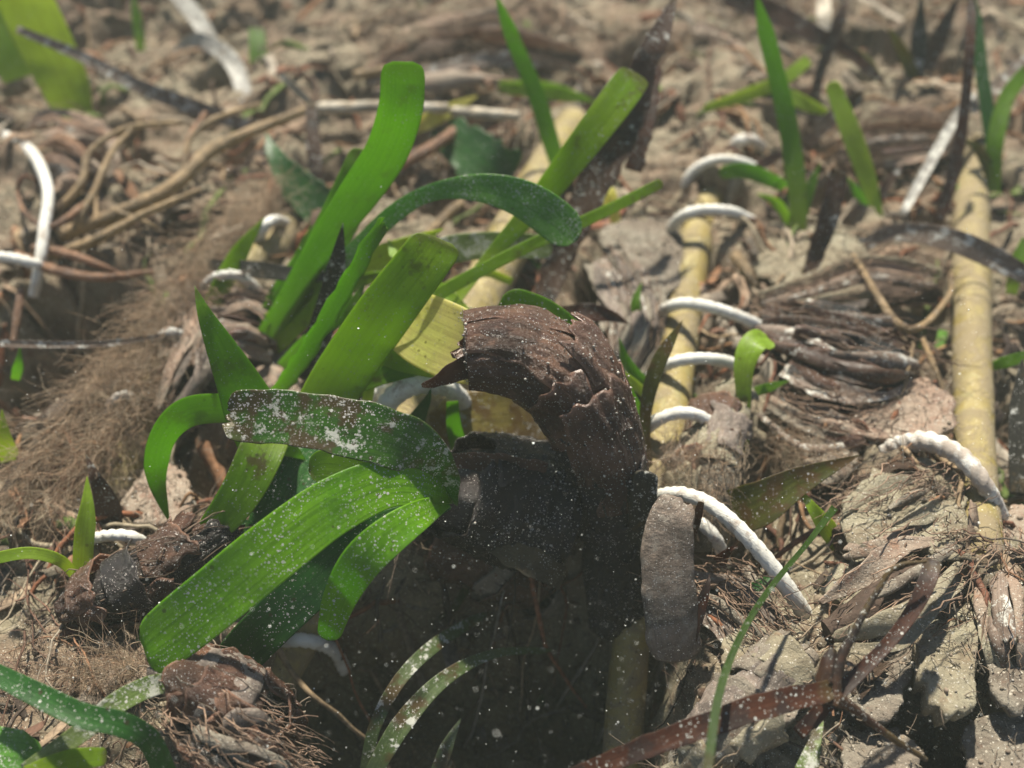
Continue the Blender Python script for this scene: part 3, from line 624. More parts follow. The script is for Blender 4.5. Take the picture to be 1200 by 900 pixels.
bundle(o, [(724, 735, -1.6, 56), (722, 680, -.6, 66), (718, 600, .8, 70), (707, 528, 2.0, 80), (674, 458, 2.9, 90), (628, 421, 3.3, 84), (585, 412, 3.4, 72), (546, 414, 3.4, 58)], SHD,
       [(.02, .42, -120, 95, .01, SHD, .10, .02), (.20, .58, -60, 130, .03, SHD, .12, .03), (.30, .70, -150, 40, .02, SHD, .10, .03), (.42, .74, -25, 120, .07, SH, .10, .06),
        (.50, .80, -110, 30, .06, SH, .09, .05), (.60, 1.12, -95, 72, .09, SH, .05, .05), (.70, 1.14, 0, 125, .12, SHP, .07, .06), (.66, 1.1, 60, 200, .08, SH, .07, .03), (.60, .84, 35, 115, .14, SH, .14, .1), (.08, .34, 10, 100, .05, SHD, .12, .04)])
leaf(o, [(575, 420, 3.3, 40), (540, 432, 3.3, 34, .5), (508, 448, 3.2, 18, .8), (495, 452, 3.1, 8, 1.)], SH, name='sheath', end='cut', ragged=.3, cup=.3, m=8)
leaf(o, [(590, 400, 3.5, 62, .2), (562, 392, 3.7, 50, .3), (540, 400, 3.7, 40, .3)], SHP, name='sheath', end='cut', ragged=.35, cup=.2, skew=-.5)
leaf(o, [(600, 428, 3.2, 60), (545, 408, 3.3, 84), (505, 390, 3.3, 86), (476, 374, 3.2, 74), (450, 358, 3.1, 60)], LP, 'pale yellow leaf base', cup=.22, end='cut', thick=.05)
leaf(o, [(570, 440, 2.7, 26), (520, 430, 2.7, 30), (465, 420, 2.6, 28), (430, 405, 2.5, 20), (400, 390, 2.3, 8)], LY, cup=.2, end='point')
leaf(o, [(365, 500, 1.6, 60), (400, 440, 2.4, 64), (450, 368, 3.5, 66), (492, 312, 4.2, 62), (516, 280, 4.5, 60)], LY, 'broad olive green leaf with a square cut end', end='cut', skew=.25, cup=.1)
leaf(o, [(560, 430, 2.4, 26), (500, 426, 2.4, 26), (450, 440, 2.3, 22), (405, 466, 2.0, 10)], LG, cup=.2, end='point')
leaf(o, [(560, 392, 2.6, 30), (500, 390, 2.5, 28), (430, 402, 2.2, 20), (380, 440, 1.6, 12)], LW, cup=.2, end='point')
leaf(o, [(755, 500, .8, 12), (742, 478, 1.3, 20), (712, 438, 2.0, 30), (676, 400, 2.5, 36), (640, 374, 2.9, 44), (606, 362, 3.1, 48), (584, 358, 3.15, 44)], LG, 'leaf with a round tip showing over the brown sheath', end='round', cup=.08)
leaf(o, [(420, 420, 1.6, 14), (470, 372, 2.2, 15), (540, 330, 2.6, 15), (620, 288, 2.9, 15), (700, 252, 3.2, 14), (776, 214, 3.4, 12)], LY, 'thin light green leaf reaching to the right', end='round', cup=.1)
leaf(o, [(400, 400, 1.6, 14), (450, 350, 2.0, 30), (510, 300, 2.3, 34), (560, 288, 2.4, 32), (610, 288, 2.4, 30), (648, 291, 2.4, 27)], LS, 'silt greyed leaf lying flat behind the cut leaf', end='round', cup=.08)
leaf(o, [(500, 400, 1.8, 12), (560, 318, 2.2, 14), (620, 250, 3.0, 26), (660, 200, 3.8, 34), (700, 148, 4.5, 40), (730, 108, 4.9, 42), (746, 86, 5.0, 38)], LY, 'upright leaf blade leaning on the dark dead strap', end='cut', cup=.1, skew=.2)
leaf(o, [(640, 500, .5, 70), (590, 500, .7, 84), (540, 502, .7, 80), (500, 520, .5, 50)], LQ, 'old yellowed leaf lying flat behind the stub', end='cut', ragged=.2, cup=.1)
leaf(o, [(540, 530, .6, 22), (532, 500, 1.3, 18), (530, 470, 1.9, 14)], LG, cup=.1, end='flat')
leaf(o, [(470, 530, .6, 22), (484, 500, 1.3, 24), (500, 470, 1.9, 20), (505, 455, 2.2, 12)], LD, cup=.25, end='point')

# the shoot whose leaves fan out from the dark stub
o = thing('seagrass_shoot', P(645, 600, .2)[0], 'seagrass shoot with a blackened stub and wide green leaves fanning out left', 'seagrass')
bundle(o, [(670, 610, .3, 150), (620, 594, .5, 142), (570, 582, .9, 128), (530, 576, 1.3, 100), (508, 573, 1.6, 60)], SHD,
       [(.05, .7, -100, 100, .03, SHD, .08, .02), (.3, .98, -130, 40, .05, SHD, .12, .02), (.1, .8, 20, 150, .05, SHD, .08, .05)])
leaf(o, [(640, 552, 1.7, 22, .4), (585, 543, 1.9, 26, .4), (540, 540, 2.0, 20, .4), (516, 545, 2.0, 12)], SH, 'brown torn upper edge of the stub', name='sheath', end='cut', ragged=.3)
leaf(o, [(528, 588, 1.9, 22, .9), (515, 556, 2.8, 48, .5), (482, 524, 3.4, 66, .15), (430, 506, 3.7, 70, 0), (370, 494, 3.8, 66, -.1), (310, 488, 3.8, 64), (266, 487, 3.8, 60)], LE, 'brown encrusted leaf with a torn end and white crust', end='cut', cup=.2, ragged=.10, n=60, m=12)
leaf(o, [(530, 582, 2.0, 16, -.5), (505, 570, 2.7, 48, -.3), (455, 566, 3.1, 58), (390, 594, 3.1, 68), (320, 645, 2.8, 74), (255, 698, 2.3, 74), (205, 738, 1.8, 72), (170, 764, 1.5, 64)], LB, 'widest bright green leaf, sprinkled with white grains', end='cut', skew=-.35, cup=.10, n=64, m=12)
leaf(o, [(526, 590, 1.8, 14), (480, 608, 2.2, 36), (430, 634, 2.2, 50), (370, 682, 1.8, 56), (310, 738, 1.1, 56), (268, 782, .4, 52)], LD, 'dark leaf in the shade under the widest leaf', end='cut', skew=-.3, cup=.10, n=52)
leaf(o, [(524, 588, 2.0, 14), (494, 602, 2.9, 34), (456, 628, 3.0, 46), (422, 660, 2.7, 48), (398, 702, 2.0, 40), (384, 750, 1.2, 26)], LB, 'short bright leaf curving down beside the widest leaf', end='round', cup=.14, n=52)
leaf(o, [(470, 580, 2.2, 20), (420, 556, 2.6, 44), (385, 548, 2.7, 44), (362, 552, 2.6, 38)], LG, 'small leaf tip between the two top leaves', end='round', cup=.15)

for pts in ([(520, 418, 2.2, 14), (470, 400, 2.4, 14), (420, 405, 2.2, 12), (380, 430, 1.6, 7)], [(540, 400, 2.5, 16), (500, 360, 2.6, 16), (470, 318, 2.8, 14), (455, 280, 2.9, 7)],
            [(560, 384, 2.2, 12), (530, 350, 2.3, 14), (500, 330, 2.2, 12), (440, 322, 1.9, 6)], [(430, 470, 1.6, 12), (440, 430, 2.2, 14), (470, 390, 2.6, 12), (500, 372, 2.6, 6)],
            [(520, 440, 1.8, 16), (470, 436, 2.0, 18), (430, 452, 1.8, 14), (404, 478, 1.3, 6)], [(600, 330, 1.6, 9), (560, 320, 1.9, 10), (500, 350, 1.9, 9), (450, 398, 1.6, 6)]):
    leaf(o, pts, [LW, LY, LG][int(pts[0][0]) // 20 % 3], cup=.3, end='point')
# the shoot behind and left
o = thing('seagrass_shoot', P(318, 398, .2)[0], 'seagrass shoot of narrow upright leaves at the back left', 'seagrass')
leaf(o, [(300, 410, .2, 20), (332, 362, 1.2, 26), (376, 290, 2.6, 34), (420, 228, 3.8, 46), (452, 180, 4.7, 50), (469, 130, 5.6, 52), (472, 96, 6.1, 52), (472, 72, 6.45, 50)], LG, 'tallest green leaf, bent, with a rounded cut tip', end='cut', cup=.12, n=56)
leaf(o, [(305, 405, .2, 20), (350, 340, 1.5, 34), (392, 268, 2.8, 46), (418, 214, 3.6, 46), (432, 178, 4.0, 42)], LG, 'shorter cut leaf in front of the tallest', end='cut', cup=.05)
leaf(o, [(300, 400, .2, 16), (350, 352, 1.2, 22), (410, 300, 2.4, 22), (460, 252, 3.4, 22), (505, 226, 4.0, 20), (560, 220, 4.3, 32), (610, 232, 4.2, 44), (648, 256, 3.9, 48), (676, 282, 3.6, 42)], LT, 'arched bluish green leaf speckled with white', end='round', cup=.12, n=64)
leaf(o, [(300, 395, .2, 24), (345, 362, 1.0, 34), (400, 330, 1.8, 34), (460, 296, 2.3, 30), (520, 268, 2.5, 20)], LW, cup=.2, end='point')
leaf(o, [(318, 470, .8, 20), (350, 425, 1.8, 22), (392, 360, 3.0, 22), (425, 300, 4.0, 20), (450, 262, 4.5, 16)], LG, 'narrow leaf with a frayed tip', end='cut', ragged=.5, cup=.3)
leaf(o, [(355, 445, .9, 34), (375, 390, 1.8, 30), (392, 325, 2.8, 24), (402, 262, 3.8, 16)], DK, 'blackened dead leaf', end='point', cup=.3)
leaf(o, [(240, 380, .3, 22), (262, 330, 1.0, 22), (285, 290, 1.6, 20), (310, 255, 2.0, 16)], LY, end='point', cup=.1)

for pts in ([(312, 400, .2, 14), (345, 350, 1.1, 16), (372, 312, 1.8, 14), (420, 268, 2.6, 6)], [(322, 410, .2, 16), (370, 362, 1.4, 18), (420, 330, 2.0, 16), (470, 318, 2.2, 7)],
            [(330, 430, .4, 14), (360, 400, 1.2, 16), (400, 372, 1.9, 14), (430, 330, 2.4, 6)], [(300, 400, .2, 10), (318, 350, 1.0, 12), (350, 300, 1.9, 10), (366, 262, 2.4, 5)]):
    leaf(o, pts, [LW, LG, LY][int(pts[0][1]) // 10 % 3], cup=.3, end='point')
# the shoot at the left of the hollow
o = thing('seagrass_shoot', P(335, 545, .3)[0], 'seagrass shoot with a sharp pointed leaf and an arching leaf', 'seagrass')
leaf(o, [(335, 560, .8, 60), (312, 520, 1.6, 62), (285, 460, 2.6, 60), (258, 405, 3.4, 52), (240, 368, 3.9, 34), (228, 335, 4.2, 10)], LG, 'tall leaf with a sharp point', end='point', cup=.15)
leaf(o, [(300, 482, 2.0, 34), (262, 478, 2.4, 36, .3), (218, 484, 2.5, 38, .4), (190, 515, 2.1, 36, .6), (184, 560, 1.3, 30, .5), (198, 612, .5, 22, .3)], LG, 'leaf arching over to the left', end='point', cup=.1, n=52)
leaf(o, [(322, 490, 1.8, 50), (306, 530, 1.9, 52), (282, 578, 1.6, 48), (252, 618, 1.2, 38), (228, 642, .9, 26), (212, 654, .8, 10)], LG, 'leaf curving down to a blunt tip above the rhizome', end='round', cup=.16)
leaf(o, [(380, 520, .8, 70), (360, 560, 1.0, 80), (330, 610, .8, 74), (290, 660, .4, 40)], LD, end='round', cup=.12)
leaf(o, [(250, 640, .3, 20), (235, 625, .5, 22), (258, 612, .8, 18), (300, 612, .9, 12)], LD, end='point')

# leaves standing alone over the seabed
GL = 'single leaves standing in the seabed'
blade('dead_leaf', [(628, 378, .3, 26), (650, 315, 1.0, 32), (678, 255, 1.9, 38, .3), (708, 190, 2.9, 46, .2), (736, 130, 3.8, 46, -.2), (752, 82, 4.5, 36, -.5), (772, 40, 5.0, 26), (796, -12, 5.6, 16)], DB, 'tall dark brown dead strap leaf leaning up to the right', 'dead leaf', 'dead leaves', end='point', cup=.22, ragged=.3, n=60)
blade('dead_leaf', [(742, 200, 2.5, 22), (755, 150, 3.2, 22), (764, 100, 3.8, 20), (770, 68, 4.2, 12)], DR, 'reddish brown torn strip beside the tall dead strap leaf', 'dead leaf', 'dead leaves', end='cut', ragged=.4)
blade('seagrass_leaf', [(660, 215, .6, 14), (645, 165, 1.6, 20), (628, 110, 2.6, 20), (605, 55, 3.6, 18), (580, -8, 4.8, 16)], LG, 'narrow green leaf rising between the sheath and the top edge', 'leaf', GL, end='point', cup=.2)
blade('seagrass_leaf', [(936, 275, .2, 18), (934, 220, 1.1, 22), (924, 150, 2.2, 22), (908, 80, 3.4, 20), (885, -10, 5.0, 18)], LG, 'tall green leaf right of the rope, running up out of frame', 'leaf', GL, end='point', cup=.2)
blade('seagrass_leaf', [(920, 240, .2, 10), (924, 190, .9, 12), (920, 140, 1.6, 10)], LO, 'thin olive leaf against the foot of the tall green leaf', 'leaf', GL, end='point')
blade('seagrass_leaf', [(826, 127, 1.0, 8), (870, 113, 1.4, 15), (915, 95, 1.8, 16), (948, 70, 2.1, 14)], LW, 'lime leaf crossing behind the tall green leaf', 'leaf', GL, end='cut', cup=.15)
blade('seagrass_leaf', [(905, 100, 1.5, 14), (940, 120, 1.4, 16), (985, 138, 1.2, 12)], LW, 'short lime leaf sloping down to a dead brown tip', 'leaf', GL, end='point')
blade('seagrass_leaf', [(1028, 255, .2, 14), (1015, 205, 1.0, 20), (995, 150, 1.9, 22), (974, 96, 2.7, 16)], LW, 'light green leaf leaning left beside the reddish stalk base', 'leaf', GL, end='round', cup=.2)
blade('dead_leaf', [(945, 170, .9, 14), (965, 148, 1.3, 18), (990, 125, 1.7, 20), (1010, 112, 2.0, 14)], DB, 'short brown dead leaf tip pointing right over the lime leaf', 'dead leaf', 'dead leaves', end='cut', ragged=.2)
blade('dead_leaf', [(942, 340, .2, 14), (955, 300, .8, 20), (972, 250, 1.7, 24), (984, 200, 2.5, 22)], DB, 'upright brown dead leaf with a square torn top', 'dead leaf', 'dead leaves', end='cut', ragged=.25, cup=.25)
blade('seagrass_leaf', [(938, 345, .1, 12), (950, 312, .6, 16), (966, 285, 1.0, 12)], LO, 'olive stub at the foot of the upright brown dead leaf', 'leaf', GL, end='point')
blade('dead_leaf', [(850, -5, 2.0, 22), (905, 14, 2.0, 24), (955, 40, 1.9, 20), (990, 58, 1.7, 14), (1040, 100, 1.2, 12)], DR, 'orange brown dead leaf slanting down across the top edge', 'dead leaf', 'dead leaves', end='point', cup=.2)
blade('seagrass_leaf', [(985, 60, 1.4, 12), (1010, 70, 1.4, 16), (1040, 105, 1.1, 10)], LO, 'drooping olive leaf end below the orange dead leaf', 'leaf', GL, end='point')
blade('dead_leaf', [(1072, 120, .2, 18), (1076, 60, 1.4, 18), (1080, -8, 2.8, 16)], DK, 'dark upright dead leaf at the top, left of its pair', 'dead leaf', 'dead leaves', end='point', cup=.3)
blade('dead_leaf', [(1078, 100, .4, 14), (1098, 50, 1.5, 20), (1125, -8, 2.8, 24)], DB, 'brown dead leaf splaying right at the top', 'dead leaf', 'dead leaves', end='point', cup=.3)
blade('dead_leaf', [(950, 150, .2, 12), (960, 90, 1.4, 12), (985, 20, 2.8, 14), (995, -10, 3.3, 12)], DB, 'thin brown dead stalk behind the lime leaves', 'dead leaf', 'dead leaves', end='point', cup=.3)
blade('dead_leaf', [(1100, 262, .2, 12), (1118, 200, 1.3, 14), (1130, 130, 2.5, 12), (1137, 50, 3.8, 11), (1139, -10, 4.6, 10)], DR, 'long thin red brown stalk standing by the dusty cane', 'dead leaf', 'dead leaves', end='point', cup=.3)
blade('dead_leaf', [(1136, 130, 1.6, 12), (1165, 103, 1.9, 16), (1205, 72, 2.2, 18)], DS, 'silted brown leaf slanting up to the right edge', 'dead leaf', 'dead leaves', end='flat', cup=.2)
blade('seagrass_leaf', [(1166, 210, .5, 12), (1160, 150, 1.5, 15), (1150, 80, 2.6, 14), (1140, -10, 4.0, 14)], LD, 'dark green leaf crossing in front of the dusty cane', 'leaf', GL, end='point', cup=.2)
blade('seagrass_leaf', [(1166, 225, .4, 12), (1166, 170, 1.4, 18), (1180, 115, 2.2, 18), (1206, 80, 2.7, 16)], LG, 'green leaf bending out over the right edge', 'leaf', GL, end='flat', cup=.2)
blade('seagrass_leaf', [(930, 225, .3, 10), (905, 212, .9, 16), (872, 200, 1.2, 18), (842, 203, 1.1, 14)], LG, 'short green leaf lying over the topmost rope loop', 'leaf', GL, end='round', cup=.2)
blade('dead_leaf', [(885, 198, 1.2, 8), (905, 186, 1.3, 14), (930, 176, 1.4, 10)], DR, 'small russet dead leaf scrap near the topmost rope loop', 'dead leaf', 'dead leaves', end='point')
blade('seagrass_leaf', [(872, 530, .2, 10), (872, 480, .9, 14), (872, 430, 1.6, 24), (884, 402, 1.9, 32, .5), (902, 398, 1.8, 28, .8)], LW, 'pale folded leaf standing by the dark rhizome', 'leaf', GL, end='cut', cup=.3)
blade('seagrass_leaf', [(872, 462, .8, 8), (895, 456, .9, 12), (925, 446, .9, 8)], LG, 'thin green shoot at the foot of the pale folded leaf', 'leaf', GL, end='point')
blade('seagrass_leaf', [(855, 600, .5, 50), (890, 590, .9, 54), (940, 562, 1.3, 40), (1008, 533, 1.6, 8)], LO, 'olive torn leaf with a brown pointed edge by the big rope loop', 'leaf', GL, end='point', cup=.3)
blade('seagrass_leaf', [(985, 645, .3, 16), (970, 620, .7, 22), (952, 595, 1.0, 20), (936, 572, 1.1, 14)], LW, 'small bright green leaf under the olive torn leaf', 'leaf', GL, end='point', cup=.3)
blade('seagrass_leaf', [(978, 595, 1.6, 9), (945, 638, 1.9, 6), (902, 690, 2.2, 7), (868, 745, 2.4, 8), (843, 812, 2.6, 10), (828, 910, 2.8, 12)], LN, 'very thin green leaf crossing in front of the biggest rope loop', 'leaf', GL, end='flat', cup=.3, n=60)
blade('seagrass_leaf', [(830, 735, -.2, 14), (870, 700, .4, 16), (910, 670, .5, 8)], LD, 'dark green leaf lying under the biggest rope loop', 'leaf', GL, end='point', cup=.3)
blade('dead_leaf', [(640, 372, 1.2, 14), (680, 366, 1.7, 20, .3), (715, 370, 1.6, 20), (738, 380, 1.3, 6)], DR, 'russet curled dead leaf just right of the round leaf tip', 'dead leaf', 'dead leaves', end='point', cup=.35)
blade('seagrass_leaf', [(760, 560, .3, 10), (756, 490, 1.2, 14), (770, 430, 2.0, 18), (800, 375, 2.6, 8)], LO, 'translucent olive leaf standing before the rope loops', 'leaf', GL, end='point', cup=.2)
blade('seagrass_leaf', [(775, 480, .4, 8), (745, 452, .9, 12), (712, 432, 1.2, 12), (690, 430, 1.2, 8)], LW, 'tiny lime leaf curling beside the brown sheath', 'leaf', GL, end='point')
blade('seagrass_leaf', [(585, 102, .8, 14), (640, 106, 1.0, 20), (700, 120, 1.0, 10)], LY, 'fallen yellow green leaf behind the narrow upright leaf', 'leaf', GL, end='point', cup=.2)
blade('seagrass_leaf', [(470, 155, .9, 14), (510, 138, 1.1, 18), (560, 112, 1.1, 8)], LP, 'yellowed leaf lying next to the pale stick', 'leaf', GL, end='point', cup=.2)
blade('seagrass_leaf', [(600, 210, .3, 60), (565, 190, .6, 64), (520, 150, .9, 40)], LD, 'dull green broken leaf behind the arched leaf', 'leaf', GL, end='cut', ragged=.3, cup=.2)
blade('seagrass_leaf', [(390, 255, .3, 60), (350, 220, .8, 74), (322, 182, 1.3, 40), (312, 155, 1.5, 10)], LD, 'dark jagged leaf left of the tallest leaf', 'leaf', GL, end='point', ragged=.2, cup=.2)
blade('dead_leaf', [(375, 230, .5, 18), (368, 180, 1.3, 18), (364, 120, 2.1, 12)], DB, 'brown broken stalk standing before the pale stick', 'dead leaf', 'dead leaves', end='cut', ragged=.2)
blade('dead_leaf', [(365, 122, 2.0, 7), (345, 103, 2.2, 9), (328, 86, 2.4, 7)], DK, 'small dark twig bent over the brown broken stalk', 'dead leaf', 'dead leaves', end='cut')
blade('dead_leaf', [(245, 310, .9, 14), (300, 316, 1.4, 20), (350, 322, 1.8, 16), (385, 325, 2.0, 10)], DK, 'blackened leaf lying across the rope loop on the left', 'dead leaf', 'dead leaves', end='flat', cup=.2)
blade('seagrass_leaf', [(92, 146, .2, 36, .3), (76, 100, 1.2, 54), (50, 45, 2.4, 62), (20, -20, 3.8, 60)], LW, 'broad pale leaf in the top left corner', 'leaf', GL, end='flat', cup=.2)
blade('seagrass_leaf', [(30, 90, .6, 50), (12, 55, 1.4, 60), (-20, 0, 2.5, 60)], LY, 'yellow green leaf half hidden by the broad pale corner leaf', 'leaf', GL, end='flat', cup=.3)
blade('dead_leaf', [(302, 152, .5, 16), (235, 128, 1.1, 18), (165, 102, 1.7, 17), (95, 66, 2.3, 13), (20, 34, 2.9, 9)], DS, 'long grey brown stem crossing the broad corner leaf', 'dead leaf', 'dead leaves', end='flat', cup=.25)
blade('seagrass_leaf', [(300, 92, .3, 16), (302, 60, .8, 20), (300, 32, 1.2, 18)], LG, 'short square green leaf near the top edge', 'leaf', GL, end='cut')
blade('seagrass_leaf', [(165, 60, .3, 10), (160, 20, 1.1, 12), (155, -10, 1.7, 12)], LG, 'thin green leaf touching the top edge', 'leaf', GL, end='point')
blade('dead_leaf', [(290, 118, .3, 18), (270, 70, .8, 20), (232, 46, 1.0, 16), (200, 60, .6, 10)], GW, 'bleached grey leaf curved like a hook', 'dead leaf', 'dead leaves', end='point', cup=.2)
blade('dead_leaf', [(255, 60, .3, 14), (230, 20, .8, 20), (205, -10, 1.1, 18)], GW, 'bleached grey strip reaching the top edge', 'dead leaf', 'dead leaves', end='flat', cup=.2)
blade('dead_leaf', [(1058, 250, .6, 9), (1085, 200, .9, 12), (1118, 142, 1.3, 12), (1140, 110, 1.4, 10)], GW, 'straight bleached white stem leaning against the dusty cane', 'dead leaf', 'dead leaves', end='cut', cup=.4)
blade('dead_leaf', [(965, -10, 1.2, 14), (966, 20, .9, 16), (970, 42, .5, 10)], WS, 'short bleached scrap at the top edge', 'dead leaf', 'dead leaves', end='cut', cup=.3)
blade('dead_leaf', [(1005, 290, .3, 14), (1050, 272, .9, 20), (1110, 280, 1.3, 26), (1160, 300, 1.2, 26), (1215, 330, .9, 18)], DS, 'grey silted strap lying over the dusty cane', 'dead leaf', 'dead leaves', end='flat', cup=.25)
blade('dead_leaf', [(-10, 402, 1.4, 9), (60, 404, 1.5, 9), (130, 402, 1.4, 8), (200, 392, .8, 5)], DS, 'thin pale stalk lying level over the dark pit', 'dead leaf', 'dead leaves', end='point', cup=.4)
blade('seagrass_leaf', [(95, 690, .2, 20), (98, 640, .9, 22), (102, 595, 1.4, 20), (102, 558, 1.7, 8)], LW, 'upright lime leaf beside the purple brown dead leaf', 'leaf', GL, end='point', cup=.3)
blade('dead_leaf', [(130, 620, .2, 26), (125, 590, .7, 30), (112, 560, 1.2, 24), (100, 532, 1.5, 8)], DB, 'purple brown dead leaf behind the upright lime leaf', 'dead leaf', 'dead leaves', end='point', cup=.2)
blade('seagrass_leaf', [(92, 682, .3, 8), (72, 658, .9, 13), (35, 648, 1.2, 14), (-10, 655, 1.2, 14)], LW, 'lime leaf arching in from the left edge', 'leaf', GL, end='flat', cup=.2)
blade('seagrass_leaf', [(18, 445, .2, 10), (22, 425, .7, 12), (24, 405, 1.0, 6)], LG, 'small green tip under the thin pale stalk', 'leaf', GL, end='point')
blade('seagrass_leaf', [(12, 540, .2, 20), (6, 515, .7, 22), (2, 480, 1.2, 14)], LW, 'small yellow green leaf in the dark pit', 'leaf', GL, end='point')
blade('seagrass_leaf', [(-12, 786, 1.9, 22), (40, 812, 2.0, 26), (95, 838, 2.0, 28), (140, 848, 1.9, 28), (175, 868, 1.5, 26), (195, 910, .8, 26)], LD, 'dark green leaf bending down over the pale silted leaf', 'leaf', GL, end='flat', cup=.3)
blade('seagrass_leaf', [(225, 802, .8, 14), (185, 802, 1.3, 24), (140, 822, 1.5, 26), (95, 858, 1.4, 24), (30, 905, 1.2, 22)], LS, 'pale silted leaf curling under the dark green leaf', 'leaf', GL, end='flat', cup=.2)
blade('seagrass_leaf', [(-10, 880, 1.0, 56), (25, 884, 1.1, 52), (50, 880, 1.0, 30)], LT, 'green leaf tip in the bottom left corner', 'leaf', GL, end='round')
blade('seagrass_leaf', [(30, 910, 1.2, 24), (80, 892, 1.3, 26), (125, 886, 1.2, 20)], LY, 'yellow green leaf scrap along the bottom edge', 'leaf', GL, end='cut')
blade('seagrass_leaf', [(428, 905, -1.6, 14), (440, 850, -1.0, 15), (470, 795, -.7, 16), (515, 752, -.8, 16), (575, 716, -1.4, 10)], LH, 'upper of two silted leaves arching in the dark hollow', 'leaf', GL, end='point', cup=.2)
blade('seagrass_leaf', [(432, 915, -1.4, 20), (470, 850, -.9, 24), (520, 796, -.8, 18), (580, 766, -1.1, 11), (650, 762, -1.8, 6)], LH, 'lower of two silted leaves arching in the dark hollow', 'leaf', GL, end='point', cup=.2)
blade('seagrass_leaf', [(510, 910, -1.6, 16), (525, 872, -1.3, 16), (540, 842, -1.3, 10)], LH, 'stub of a silted leaf in the dark hollow at the bottom edge', 'leaf', GL, end='point')
for pts, m_, lb in (
    ([(940, 262, .2, 9), (948, 225, .9, 12), (962, 190, 1.5, 6)], LG, 'short green leaf in the tuft at the foot of the tall green leaf'),
    ([(928, 268, .2, 9), (912, 240, .8, 12), (886, 226, 1.1, 6)], LY, 'bent yellow green leaf in the tuft at the foot of the tall green leaf'),
    ([(1022, 252, .2, 9), (1040, 215, .9, 11), (1062, 190, 1.3, 5)], DB, 'dead brown leaf beside the foot of the light green leaf'),
    ([(1018, 250, .2, 8), (1002, 222, .8, 10), (990, 205, 1.1, 5)], LG, 'small green leaf beside the foot of the light green leaf'),
    ([(662, 212, .4, 10), (676, 180, 1.0, 12), (694, 160, 1.4, 6)], LO, 'olive leaf beside the foot of the narrow leaf over the sheath'),
    ([(1164, 222, .4, 9), (1150, 180, 1.2, 12), (1126, 160, 1.6, 6)], LO, 'olive leaf at the foot of the green leaf bending off the right edge'),
    ([(1080, 120, .2, 12), (1062, 70, 1.2, 14), (1040, 30, 2.2, 6)], LO, 'olive leaf leaning left from the dark pair at the top'),
    ([(780, 470, .3, 10), (738, 430, 1.0, 13), (725, 395, 1.5, 6)], LG, 'green leaf showing between the sheath and the nearest rope loops'),
    ([(760, 400, .3, 10), (745, 360, .9, 12), (752, 330, 1.2, 6)], LG, 'little green leaf above the russet curled leaf')):
    blade('dead_leaf' if m_ is DB else 'seagrass_leaf', pts, m_, lb, 'dead leaf' if m_ is DB else 'leaf', 'dead leaves' if m_ is DB else GL, end='point', cup=.3)
# strap and twigs at the bottom right
blade('dead_leaf', [(665, 915, 1.2, 24), (740, 882, 1.7, 25), (820, 852, 2.0, 28), (900, 826, 2.1, 30), (975, 808, 2.0, 24)], DR, 'red brown dead strap leaf along the bottom, dotted with grains', 'dead leaf', 'dead leaves', end='cut', cup=.25, ragged=.2, n=56)
blade('dead_leaf', [(935, 860, 1.4, 16), (965, 830, 1.7, 18), (1000, 795, 1.9, 17), (1040, 755, 2.1, 15), (1068, 718, 2.3, 17), (1085, 685, 2.5, 20), (1094, 656, 2.6, 20)], DR, 'dead leaf curving up to a dark red square end', 'dead leaf', 'dead leaves', end='cut', cup=.35, n=56)
o = thing('dead_twig', P(975, 815, 1.9)[0], 'dark forked twig rising over the silted slabs', 'twig')
tube('stem', [(975, 825, 1.8, 22), (982, 780, 2.1, 14), (1002, 738, 2.4, 9), (1030, 690, 2.7, 7), (1050, 664, 2.9, 6), (1085, 658, 2.9, 4)], DB, o, rough=.3)
tube('stub', [(968, 800, 1.9, 26), (972, 775, 2.1, 20), (976, 760, 2.2, 8)], DB, o, n=14, rough=.3)
tube('stub', [(978, 818, 1.9, 20), (1000, 830, 1.7, 12), (1050, 868, 1.2, 8), (1085, 890, .8, 6)], DB, o, n=24, rough=.3)
blade('dead_leaf', [(805, 770, .3, 10), (815, 725, .9, 18), (828, 690, 1.3, 12), (832, 672, 1.4, 6)], DR, 'thin orange brown leaf sliver by the grey flake', 'dead leaf', 'dead leaves', end='point', cup=.3)
blade('dead_leaf', [(842, 660, .5, 34), (855, 645, .9, 30), (866, 640, 1.0, 10)], DR, 'dull red leaf scrap under the biggest rope loop', 'dead leaf', 'dead leaves', end='point')
blade('dead_leaf', [(805, 640, 1.2, 10), (815, 612, 1.9, 12), (822, 588, 2.4, 7)], DB, 'splinter of brown leaf leaning over the start of the biggest loop', 'dead leaf', 'dead leaves', end='cut')
blade('seagrass_leaf', [(945, 905, .8, 30), (955, 870, .9, 26), (965, 845, .9, 12)], LS, 'dull green leaf end at the bottom beneath the red strap', 'leaf', GL, end='point')
blade('dead_leaf', [(1192, 580, .2, 16), (1194, 500, 1.0, 22), (1198, 420, 1.8, 20)], DK, 'black dead leaf standing at the right edge', 'dead leaf', 'dead leaves', end='point', cup=.3)
blade('seagrass_leaf', [(1160, 430, .4, 10), (1180, 424, .7, 14), (1210, 415, .8, 12)], LG, 'green leaf end at the right edge beside the cane', 'leaf', GL, end='flat')
blade('seagrass_leaf', [(1185, 345, .3, 12), (1192, 310, .8, 16), (1205, 280, 1.2, 14)], LG, 'green leaf poking in at the right edge higher up', 'leaf', GL, end='flat')
blade('dead_leaf', [(748, 660, .2, 30), (752, 610, 1.2, 32), (756, 560, 2.0, 30), (757, 552, 2.1, 26)], DK, 'black squared stalk right against the brown sheath', 'dead leaf', 'dead leaves', end='cut', cup=.5, thick=.2)

